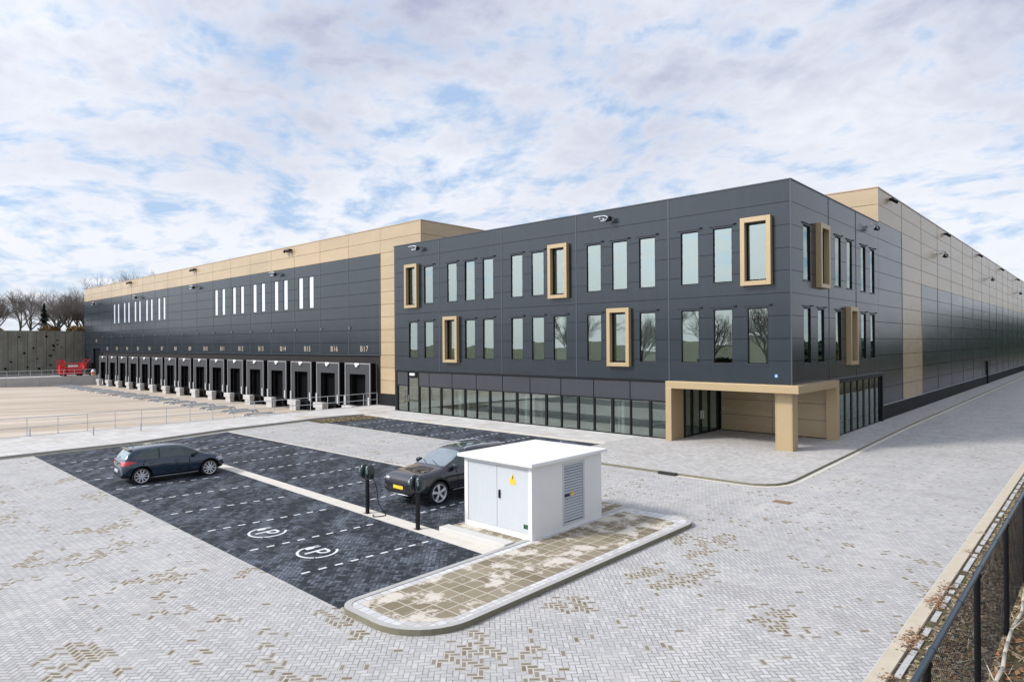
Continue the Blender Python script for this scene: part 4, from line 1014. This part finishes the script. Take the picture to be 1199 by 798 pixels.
# hatchback ---------------------------------------------------------
st=[(-.70,.36,.62,.66,.50,.60,.56,.5),(-.685,.30,.80,.86,.62,.76,.68,.58),(-.60,.26,.90,.99,.66,.83,.74,.62),(-.50,.25,.945,1.16,.70,.865,.77,.64),(-.38,.24,.955,1.33,.72,.88,.785,.60),(-.28,.235,.955,1.405,.74,.885,.79,.60),(-.05,.23,.955,1.435,.76,.89,.795,.60),(.3,.22,.955,1.455,.77,.89,.80,.60),(.7,.22,.95,1.465,.78,.885,.805,.60),(1.1,.22,.945,1.465,.78,.885,.805,.60),(1.45,.22,.94,1.445,.78,.885,.805,.595),(1.7,.22,.935,1.395,.78,.885,.80,.60),(1.95,.22,.935,1.26,.78,.885,.80,.63),(2.2,.22,.935,1.10,.78,.885,.79,.67),(2.38,.22,.925,.995,.78,.885,.785,.70),(2.6,.22,.90,.955,.77,.88,.775,.66),(2.85,.23,.855,.915,.75,.87,.75,.62),(3.08,.25,.78,.855,.70,.84,.71,.56),(3.22,.28,.68,.77,.62,.77,.66,.5),(3.30,.34,.58,.65,.50,.66,.56,.42),(3.32,.40,.52,.56,.42,.55,.46,.35)]
wA=[(-.16,1.02),(.02,1.30),(.28,1.365),(.66,1.385),(.66,1.00),(.10,.995)]; wB=[(.72,1.00),(.72,1.385),(1.35,1.375),(1.62,1.33),(2.16,1.01),(1.9,.99)]
def cls_h(c,n):
    ay=abs(c.y)
    if ay>.55 and abs(n.y)>.5 and (poly_in(wA,c.x,c.z) or poly_in(wB,c.x,c.z)): return 'window'
    if ay>.55 and abs(n.y)>.45 and .655<c.x<.73 and 1.0<c.z<1.385: return 'trim'
    if 1.66<c.x<2.36 and ay<.66-.0*(c.x) and n.x>.25 and c.z>1.0 and abs(n.y)<.55: return 'windscreen'
    if c.x<-.30 and n.x<-.45 and ay<.60 and 1.02<c.z<1.34: return 'rear_window'
    if c.x<-.36 and .80<c.z<.96 and ay>.38 and (n.x<-.25 or c.x<-.44): return 'taillight'
    if ay>.6 and -.46<=c.x<-.18 and abs(c.z-.905)<.055*( -.18-c.x)/.28+.012: return 'taillight'
    if c.x<-.5 and c.z<.40: return 'trim'
    if c.x>3.0 and ay>.42 and .62<c.z<.76 and n.x>.0: return 'headlight'
    if ay>.6 and 2.9<c.x<=3.0 and .70<c.z<.76: return 'headlight'
    if c.x>3.1 and ay<.42 and .60<c.z<.72: return 'grille'
    if c.x>3.1 and ay<.6 and c.z<.48: return 'grille'
    if c.z<.30 and abs(n.y)>.2: return 'trim'
    if ay>.7 and .36<c.z<.99 and (abs(c.x-.70)<.010 or abs(c.x-1.78-.1*(c.z-.5))<.010 or (abs(c.x+.02-.42*(c.z-.6))<.012 and c.z>.72)): return 'door_gap'
    return 'body'
H,ho=make_car(dict(name='parked_car',st=st,wr=.335,wb=2.62,hw=.885,paint=M['paintblue'],classify=cls_h,spokes=5,pair=(-.17,.17),spread=1.7,sw=.9,ws_mat=M['carglass'],rw_mat=M['windscreen']))
def add(mb,name,mat,par,**k): o=mb.build(name,mat,par,**k); return o
for sd in (-1,1):
    mb=MB(); mb.box(1.93,2.08,sd*.86,sd*1.02,.98,1.10); add(mb,'wing_mirror',M['trim'],H,bevel=.03)
    mb=MB(); mb.box(.30,.46,sd*.882,sd*.905,.83,.855); mb.box(1.22,1.38,sd*.882,sd*.905,.83,.855); add(mb,'door_handle',M['paintblue'],H,bevel=.006)
    mb=MB(); mb.box(.45,2.15,sd*.865,sd*.892,.245,.275); add(mb,'sill_strip',M['chrome'],H)
mb=MB(); mb.tube((-.10,0,1.43),(-.27,0,1.62),.012,.005,6); add(mb,'aerial',M['trim'],H)
mb=MB(); mb.box(-.735,-.70,-.26,.26,.50,.61); add(mb,'number_plate',M['plategrey'],H,bevel=.008)
mb=MB(); mb.box(-.44,-.26,-.56,.56,1.375,1.395); add(mb,'roof_spoiler',M['paintblue'],H,bevel=.01)
mb=MB(); mb.tube((-.68,0,.86),(-.715,0,.86),.05,.05,16); add(mb,'badge',M['chrome'],H)
mb=MB(); mb.tube((-.60,.05,1.05),(-.47,.32,1.12),.01,.008,6); add(mb,'rear_wiper',M['trim'],H)
H.location=(-17.93,-24.10,.006); H.rotation_euler=(0,0,PI/2-.075); 
tag(H,'dark blue five door hatchback parked with its rear towards the wide grey road','car')
# suv -----------------------------------------------------------------
st=[(-.88,.44,.80,.84,.60,.74,.68,.6),(-.86,.38,.96,1.02,.72,.86,.76,.66),(-.76,.32,1.05,1.22,.76,.92,.82,.70),(-.62,.30,1.08,1.44,.78,.945,.84,.66),(-.45,.29,1.085,1.58,.80,.955,.85,.64),(-.1,.28,1.08,1.63,.82,.96,.855,.64),(.4,.27,1.07,1.655,.84,.96,.86,.64),(.9,.27,1.06,1.665,.84,.955,.86,.64),(1.3,.27,1.05,1.655,.84,.955,.86,.635),(1.6,.27,1.045,1.61,.84,.955,.86,.64),(1.85,.27,1.04,1.50,.84,.955,.86,.66),(2.1,.27,1.045,1.35,.84,.955,.86,.69),(2.35,.27,1.05,1.205,.84,.955,.86,.72),(2.5,.27,1.045,1.13,.84,.955,.855,.74),(2.7,.27,1.03,1.10,.84,.955,.85,.72),(3.0,.28,1.00,1.06,.83,.945,.83,.70),(3.3,.30,.985,1.05,.82,.945,.84,.72),(3.55,.32,.945,1.01,.80,.93,.82,.68),(3.67,.34,.885,.965,.77,.90,.80,.63),(3.745,.38,.80,.87,.70,.83,.74,.55),(3.775,.46,.70,.76,.58,.72,.64,.45)]
wA=[(-.52,1.17),(-.30,1.46),(.1,1.54),(.80,1.565),(.80,1.12),(.1,1.13)]; wB=[(.88,1.12),(.88,1.57),(1.45,1.55),(1.72,1.49),(2.34,1.13),(2.0,1.11)]
def cls_s(c,n):
    ay=abs(c.y)
    if ay>.55 and abs(n.y)>.5 and (poly_in(wA,c.x,c.z) or poly_in(wB,c.x,c.z)): return 'window'
    if ay>.55 and abs(n.y)>.45 and .79<c.x<.89 and 1.12<c.z<1.57: return 'trim'
    if 1.66<c.x<2.47 and ay<.70 and n.x>.2 and c.z>1.16 and abs(n.y)<.55: return 'windscreen'
    if c.x<-.5 and n.x<-.35 and ay<.64 and 1.15<c.z<1.52: return 'rear_window'
    if -.05<c.x<1.45 and ay<.50 and n.z>.8 and c.z>1.5: return 'sunroof'
    if c.x<-.5 and .95<c.z<1.08: return 'taillight'
    if c.x>3.40 and ay>.52 and .83<c.z<.885 and n.x>.0: return 'headlight'
    if c.x>3.5 and ay<.50 and .70<c.z<.85: return 'grille'
    if c.x>3.5 and ay<.70 and c.z<.56 and n.x>.2: return 'grille'
    if c.z<.36: return 'trim'
    if ay>.7 and .45<c.z<1.11 and (abs(c.x-.84)<.011 or abs(c.x-2.0-.1*(c.z-.5))<.011): return 'door_gap'
    for wx in (0,2.8):
        if ay>.82 and ((c.x-wx)**2+(c.z-.385)**2)**.5<.495 : return 'trim'
    return 'body'
V,vo=make_car(dict(name='parked_car',st=st,wr=.37,wb=2.80,hw=.955,paint=M['paintgrey'],classify=cls_s,spokes=5,pair=(0.0,),spread=1,sw=2.6))
for sd in (-1,1):
    mb=MB(); mb.box(2.06,2.24,sd*.90,sd*1.08,1.09,1.24); add(mb,'wing_mirror',M['paintgrey'],V,bevel=.035)
    mb=MB(); mb.path([(-.35,sd*.66,1.60),(-.15,sd*.66,1.665),(1.2,sd*.655,1.69),(1.5,sd*.66,1.645)],.022,6); add(mb,'roof_rail',M['chrome'],V)
    mb=MB(); mb.box(.5,2.25,sd*.945,sd*.968,.38,.415); add(mb,'sill_strip',M['chrome'],V)
    mb=MB(); mb.box(.45,.63,sd*.955,sd*.978,.93,.955); mb.box(1.5,1.68,sd*.955,sd*.978,.93,.955); add(mb,'door_handle',M['paintgrey'],V,bevel=.006)
    mb=MB(); mb.box(3.60,3.70,sd*.60,sd*.74,.50,.60); add(mb,'fog_lamp',M['headlight'],V,bevel=.02)
mb=MB(); mb.box(3.735,3.775,-.26,.26,.55,.66); add(mb,'number_plate',M['plateyellow'],V,bevel=.006)
mb=MB(); mb.path([(3.50,-.72,.40),(3.70,-.5,.38),(3.76,0,.38),(3.70,.5,.38),(3.50,.72,.40)],.022,6); add(mb,'bumper_strip',M['chrome'],V)
mb=MB(); mb.tube((3.70,0,.76),(3.755,0,.755),.06,.06,16); add(mb,'badge',M['chrome'],V)
mb=MB(); mb.path([(2.47,.45,1.15),(2.30,-.05,1.265)],.01,5); mb.path([(2.47,-.15,1.15),(2.30,-.55,1.25)],.01,5); add(mb,'wiper',M['trim'],V)
V.scale=(1.10,1.03,1.07); V.location=(-6.48,-15.30,.006); V.rotation_euler=(0,0,-PI/2)
tag(V,'dark grey suv with yellow front plate parked behind the charging posts beside the white kiosk','car')

# ================================================================ FENCE (right edge)
FX=10.25
F=empty('chain_link_fence',(FX,-18,0),0,'black chain link fence with round top rail along the leaf covered verge','fence')
fy=[-32.3,-28.7,-25.1,-21.5,-17.9,-14.3,-10.7,-7.1,-3.5,.1,3.7,7.3,10.9,14.5,18.1,21.7,25.3,28.9,36,43,50,57,64]
for y in fy:
    mb=MB(); mb.tube((FX,y,-.1),(FX,y,2.09),.044,.044,14); mb.tube((FX,y,2.07),(FX,y,2.13),.062,.055,14); own(mb.build('post',M['black'],smooth=False),F)
mb=MB(); mb.tube((FX,-32.3,2.12),(FX,64,2.12),.037,.037,14); 
for k in range(len(fy)*2): 
    y=-32+1.8*k
    if y<64: mb.tube((FX,y,2.12),(FX,y+.06,2.12),.044,.044,14)
M['railblue']=simple('dark_slate_rail',(.035,.055,.075),.35,metal=.3,var=.1)
own(mb.build('top_rail',M['railblue']),F)
mb=MB(); d=.055; H_=2.06; y=-33
def wire(p,q,r=.0028):
    mb.tube(p,q,r,r,3,cap=False)
y=-32.3
while y<34:
    s=1 
    wire((FX-.045,y,.02),(FX-.045,y+2.04,2.06)); wire((FX-.041,y+2.04,.02),(FX-.041,y,2.06)); y+=d*1.414
own(mb.build('wire_mesh',M['black']),F)
mb=MB(); 
pts=[(FX+.08+.03*math.sin(i*1.3)+.02*random.random(),-23.5+i*.62,.12+.02*math.sin(i*2.1)) for i in range(20)]
for a,b,i in zip(pts,pts[1:],range(19)): mb.tube(a,b,.036-.0008*i,.035-.0008*i,8)
for (i,dx,dy,dz) in ((5,-.2,.35,.22),(9,.2,.4,.2)): mb.tube(pts[i],(pts[i][0]+dx,pts[i][1]+dy,pts[i][2]+dz),.014,.004,6)
tag(mb.build('fallen_branch',M['stick'],smooth=True),'long pale fallen branch lying in the leaves at the foot of the chain link fence','branch')
# drains and manholes
mb=MB(); mb.box(-2.55,-1.75,-8.70,-8.50,-.02,.108,0)
for q in range(6): mb.box(-2.5+q*.13,-2.43+q*.13,-8.71,-8.701,.01,.09,0)
tag(mb.build('kerb_drain',M['grate']),'black cast iron kerb inlet in the front edge of the entrance pavement','drain')
mb=MB(); mb.box(2.95,3.55,-10.45,-10.05,.0,.012); mb.box(3.0,3.5,-10.40,-10.10,.0121,.017)
tag(mb.build('manhole_cover',M['rust']),'rusty rectangular cover set in the grey paving in front of the entrance','manhole cover')
# ================================================================ TREES
def tree_mesh(seed,h,spread=.75,depth=5,first=5,thick=.015,lean=0,tw=.0105):
    rnd=random.Random(seed); tr=MB(); cr=MB()
    def grow(p,d,l,r,lev):
        seg=4 if lev<3 else 2; q=p; dd=d.copy(); pts=[p]
        for s in range(seg):
            dd=(dd+Vector((rnd.uniform(-1,1),rnd.uniform(-1,1),rnd.uniform(-.3,.5)))*(.20 if lev else .08)).normalized(); q2=q+dd*(l/seg)
            ra=r*(1-.45*s/seg); rb=r*(1-.45*(s+1)/seg)
            (tr if lev<2 else cr).tube(q,q2,ra,rb,6 if lev<2 else 3,cap=False); q=q2; pts.append(q)
        if lev>=depth: return
        nb=first if lev==0 else (4 if lev<3 else 3)
        for b in range(nb):
            a=2*PI*(b+rnd.random()*.7)/nb; t=rnd.uniform(.45,1) if lev==0 else rnd.uniform(.25,1)
            i=min(len(pts)-2,int(t*(len(pts)-1))); base=pts[i].lerp(pts[i+1],t*(len(pts)-1)-i if t<1 else 1)
            o=dd.orthogonal().normalized(); o.rotate(Matrix.Rotation(a,3,dd)); nd=(dd+o*spread*rnd.uniform(.55,1.15)+Vector((0,0,.12))).normalized()
            grow(base,nd,l*(rnd.uniform(1.2,1.7) if lev==0 else rnd.uniform(.5,.78)),max(tw,r*(.62 if lev==0 else .5)),lev+1)
        grow(q,dd,l*(1.3 if lev==0 else .7),max(tw,r*.55),lev+1)
    grow(Vector((0,0,0)),Vector((lean,0,1)).normalized(),h*.17,h*thick,0)
    k=h/max(v[2] for v in cr.v)
    for m in (tr,cr): m.v=[(v[0]*k,v[1]*k,v[2]*k) for v in m.v]
    return tr,cr
protos=[]
def tree_proto(i,*a,**k):
    tr,cr=tree_mesh(*a,**k); return tr,cr
TP=[tree_mesh(11,10,.75,first=4,lean=-.1),tree_mesh(23,10,.6,first=3,lean=.15),tree_mesh(5,10,.85,first=4),tree_mesh(42,10,.65,first=5)]
TM=[None]*4
def tree(i,loc,h,rz,label,grp):
    r=empty('bare_tree',loc,rz,label,'tree',grp); r.scale=(h/10,)*3
    if TM[i] is None:
        TM[i]=(TP[i][0].build('trunk',M['bark'],r),TP[i][1].build('crown',M['twig'],r))
    else:
        for o in TM[i]: c=o.copy(); COL.objects.link(c); c.parent=r
    return r
gT='bare trees above the tall concrete wall'
spots=[(0,-148,-8.6,9.0,0.3,'bare tree at the left edge of the picture above the concrete wall, leaning left',1),
 (1,-146,-4.8,9.6,2.0,'slender bare tree just left of the dark conifer',1),(2,-150,2.2,10.0,1.1,'bare spreading tree just right of the dark conifer',1),
 (3,-145,3.0,9.0,4.1,'many stemmed bare tree midway between the conifer and the warehouse',1),(0,-152,6.5,10.3,2.7,'tall bare tree second from the warehouse corner',1),
 (2,-146,6.6,8.5,5.0,'dense bare tree just left of the warehouse corner',1),(1,-158,-1,10.2,.5,'pale distant bare tree directly behind the conifer',1),
 (3,-156,-14,9.5,3.3,'bare tree outside the left side of the view above the wall',1),(3,-160,9.5,10,1.5,'bare tree partly hidden by the warehouse corner, above the wall',1),(2,-154,-6.8,8.4,1.9,'wide bare tree between the leaning tree and the slender one',1),(0,-158,4.6,9.4,.2,'thin pale bare tree behind the many stemmed one',1)]
for (i,x,y,h,rz,l,_) in spots: tree(i,(x,y,8.0),h,rz,l,gT).scale=(h*.135,h*.135,h*.1)
for q,(x,y,h,i) in enumerate(((-205,24,19.5,0),(-200,31,20,2),(-204,38,21,3),(-198,45,20,1),(-210,54,21,2))):
    tree(i,(x,y,8),h,q*1.3,'bare treetop showing above the warehouse roof, %s from the left'%('first','second','third','fourth','fifth')[q],'tall trees behind the warehouse roof')
# conifer
r=empty('conifer_tree',(-145,-1.0,8.2),0,'dark green pointed conifer standing alone among the bare trees','tree')
mb=MB(); mb.tube((0,0,0),(0,0,5.6),.16,.03,8); mb.build('trunk',M['bark'],r)
mb=MB(); rnd=random.Random(4)
for _ in range(5200):
    t=rnd.random()**.8; z=.4+5.6*t; rad=(1-t)**.9*1.25*(.75+.35*math.sin(z*7+rnd.random()))*(.35+.65*rnd.random()**.4); a=rnd.random()*2*PI
    p=Vector((rad*math.cos(a),rad*math.sin(a),z-.25*rad)); s=rnd.uniform(.08,.2); u=Vector((math.cos(a),math.sin(a),-.4))*s; v=Vector((-math.sin(a),math.cos(a),rnd.uniform(-.4,.4)))*s*.4
    mb.face([p-u,p+v,p+u,p-v])
mb.build('crown',M['conifer'],r)
def bush(loc,rx,ry,rz_,n,label,mat,name='hedge_bush',cat='bush',grp=None,s0=.16):
    r=empty(name,loc,0,label,cat,grp); mb=MB(); rnd=random.Random(int(abs(loc[1])*10)+7)
    for _ in range(n):
        a=rnd.random()*2*PI; e=rnd.random()**.5; ph=rnd.random()
        k=.75+.3*mnoise.noise(Vector((math.cos(a)*2+loc[0],math.sin(a)*2+loc[1],ph*3)))
        p=Vector((rx*e*k*math.cos(a),ry*e*k*math.sin(a),rz_*ph*(1-.6*e*e)*1.2*k)); s=rnd.uniform(.5,1.2)*s0
        u=Vector((rnd.uniform(-1,1),rnd.uniform(-1,1),rnd.uniform(-1,1))).normalized()*s; v=u.orthogonal().normalized()*s*.6
        mb.face([p-u,p+v,p+u,p-v])
    mb.build('foliage',mat,r); mb=MB()
    for q in range(6):
        a=q*1.05; mb.tube((0,0,-.2),(rx*.5*math.cos(a),ry*.5*math.sin(a),rz_*.7),.05,.02,5)
    mb.build('stem',M['bark'],r)
for q,(y,h,l) in enumerate(((-10.5,1.2,'low brown hedge bush at the far left on top of the concrete wall'),(-1.2,1.7,'brown leafed bush at the foot of the conifer'),(2.8,1.6,'low russet bush in the middle of the wall top, right of the conifer'),(5.8,2.2,'orange brown bush second from the warehouse corner'),(8.6,2.3,'orange brown leafed bush touching the warehouse corner'))):
    bush((-138-q%2*2,y,8.25),1.6,2.3,h,1500,l,M['hedgeleaf'],grp='brown bushes on the concrete wall')
# surroundings seen only as reflections: trees across the road and a pale neighbour building
rt='trees across the road behind the viewer'
for q,(x,y,h,i) in enumerate(((-48,-96,15,0),(-36,-92,14,2),(-60,-100,16,1),(-24,-98,15,3),(-12,-94,13,0),(-72,-104,15,2),(2,-97,14,1),(-88,-100,16,3))):
    tree(i,(x,y,0),h,q*.9,['leafless tree','bushy leafless tree','forked leafless tree','thin leafless tree','small leafless tree','broad leafless tree','leaning leafless tree','tallest leafless tree'][q]+' in the row across the road behind the viewer',rt)
for q,(x,y) in enumerate(((-30,-104),(-6,-104),(-52,-108))):
    bush((x,y,0),6,4,2.4,2600,'tall evergreen shrub in the row across the road, outside the picture, %s'%('middle one','one nearest the entrance side','one farthest to the left'),M['evergreen'],'evergreen_shrub','shrub',rt,.6) if 0 else bush((x,y,0),6,4,2.4,2600,'evergreen shrub across the road, outside the picture, '+('the middle one','nearest the entrance side','farthest to the left')[q],M['evergreen'],'evergreen_shrub','shrub',rt,.6)
mb=MB()
rnd=random.Random(9)
for _ in range(16000):
    y=rnd.uniform(-10,205); x=34+rnd.random()**2*22; hh=(4.0+2.5*mnoise.noise(Vector((y*.06,0,0)))+2*mnoise.noise(Vector((y*.3,1,0))))*min(1,(y+14)/40); z=1+max(.5,hh)*rnd.random()
    p=Vector((x,y,z)); s=rnd.uniform(.3,.9); u=Vector((rnd.uniform(-1,1),rnd.uniform(-1,1),rnd.uniform(-1,1))).normalized()*s; v=u.orthogonal().normalized()*s*.6; mb.face([p-u,p+v,p+u,p-v])
tag(mb.build('woodland_edge',M['conifer']),kind='stuff')

mb=MB(); rnd=random.Random(12)
for _ in range(15000):
    y=rnd.uniform(110,620); x=15.5+rnd.random()*5; hh=(13+3.0*mnoise.noise(Vector((y*.03,0,0)))+2*mnoise.noise(Vector((y*.15,1,0))))*min(1,(y-100)/50); z=.2+hh*rnd.random()
    p=Vector((x,y,z)); s=rnd.uniform(.5,1.3); u=Vector((rnd.uniform(-1,1),rnd.uniform(-1,1),rnd.uniform(-1,1))).normalized()*s; v=u.orthogonal().normalized()*s*.6; mb.face([p-u,p+v,p+u,p-v])
tag(mb.build('roadside_wood',M['conifer']),kind='stuff')
# ================================================================ SKY, LIGHT, CAMERA
SUN_AZ=math.radians(212)   # compass style, clockwise from +Y
SUN_EL=math.radians(38)
world=bpy.data.worlds.new('World'); S.world=world; world.use_nodes=True
t=world.node_tree; N=t.nodes; LK=t.links
bg=N['Background']; bg.inputs['Strength'].default_value=.1
class WN(NM):
    def __init__(s): s.t=t;s.n=N;s.l=LK
w=WN()
sky=N.new('ShaderNodeTexSky'); sky.sky_type='NISHITA'; sky.sun_disc=False; sky.sun_elevation=SUN_EL; sky.sun_rotation=SUN_AZ; sky.altitude=0; sky.air_density=1; sky.dust_density=1.5
tc=N.new('ShaderNodeTexCoord'); G=tc.outputs['Generated']
x,y,z=w.xyz(G); zc=w.math('ADD',w.math('MAXIMUM',z,0.0),.20)
P=w.comb(w.math('DIVIDE',x,zc),w.math('DIVIDE',y,zc),0.0)
warp=w.noise(P,1.1,3,.5,col=True)
vm=N.new('ShaderNodeVectorMath'); vm.operation='MULTIPLY_ADD'; LK.new(warp,vm.inputs[0]); vm.inputs[1].default_value=(.35,.35,0); LK.new(P,vm.inputs[2]); PW=vm.outputs[0]
PS=w.mapping(PW,(1.0,1.12,1),.75)
puff=w.noise(PS,5.0,8,.60); big=w.noise(w.mapping(PW,(1,1,1),.3,(3.1,1.7,0)),.62,4,.55); fine=w.noise(PS,9,5,.6)
cov=w.math('ADD',w.math('MULTIPLY',puff,.74),w.math('MULTIPLY',big,.34)); cov=w.math('ADD',cov,w.math('MULTIPLY',w.math('SUBTRACT',fine,.5),.22))
hi=w.ramp(z,.18,.55); cov=w.math('ADD',cov,w.math('MULTIPLY',hi,.10))
mask=w.ramp(cov,.432,.575)
shade=w.ramp(w.noise(w.mapping(PW,(1,1.2,1),.6,(.12,.1,0)),1.15,6,.58),.36,.64)
core=w.ramp(cov,.52,.72)
sh2=w.math('MULTIPLY',w.math('ADD',w.math('MULTIPLY',shade,.62),w.math('MULTIPLY',core,.42),clamp=True),w.math('MULTIPLY_ADD',w.ramp(z,.14,.40),.88,.12))
white_=w.mix(sh2,(6.75,6.95,7.45),(2.95,3.25,4.5))
blue=w.mix(.75,sky.outputs[0],(3.7,5.0,7.0))
colr=w.mix(mask,blue,white_)
hz=w.ramp(z,.11,.0); colr=w.mix(w.math('MULTIPLY',hz,.75),colr,(5.9,6.2,6.6))
# glow added to the cloud around the hidden sun, out of view, brightens the ground
sd=Vector((math.sin(SUN_AZ)*math.cos(SUN_EL),math.cos(SUN_AZ)*math.cos(SUN_EL),math.sin(SUN_EL)))
dp=N.new('ShaderNodeVectorMath'); dp.operation='DOT_PRODUCT'; LK.new(G,dp.inputs[0]); dp.inputs[1].default_value=sd
gl=w.math('POWER',w.math('MAXIMUM',dp.outputs['Value'],0.0),5.0); gl=w.math('MULTIPLY_ADD',gl,2.8,1.0)
vs=N.new('ShaderNodeVectorMath'); vs.operation='SCALE'; LK.new(colr,vs.inputs[0]); LK.new(gl,vs.inputs['Scale'])
LK.new(vs.outputs[0],bg.inputs['Color'])
sl=bpy.data.lights.new('sun','SUN'); sl.energy=2.5; sl.angle=math.radians(9); sl.color=(1,.95,.87)
so=bpy.data.objects.new('sun',sl); COL.objects.link(so); so.rotation_euler=(-sd).to_track_quat('-Z','Y').to_euler()
cam=bpy.data.cameras.new('camera'); co=bpy.data.objects.new('camera',cam); COL.objects.link(co); S.camera=co
cam.sensor_width=36; cam.lens=762.7306/1199*36; cam.clip_end=6000; cam.clip_start=.1
yaw,pitch,roll=(0.7443459603595055,0.0036957092673842173,-0.0063685906981574576)
Fv=Vector((-math.sin(yaw)*math.cos(pitch),math.cos(yaw)*math.cos(pitch),math.sin(pitch))); Rv=Vector((math.cos(yaw),math.sin(yaw),0)); Uv=Rv.cross(Fv)
c_,s_=math.cos(roll),math.sin(roll); R2=Rv*c_+Uv*s_; U2=-Rv*s_+Uv*c_
Mx=Matrix((R2,U2,-Fv)).transposed().to_4x4(); Mx.translation=Vector((11.7608,-33.369,5.6)); co.matrix_world=Mx
S.view_settings.view_transform='Standard'; S.view_settings.look='None'; S.view_settings.exposure=.46; S.view_settings.gamma=1; S.view_settings.use_curve_mapping=False
S.render.engine='CYCLES'
S.render.resolution_x=1024; S.render.resolution_y=681
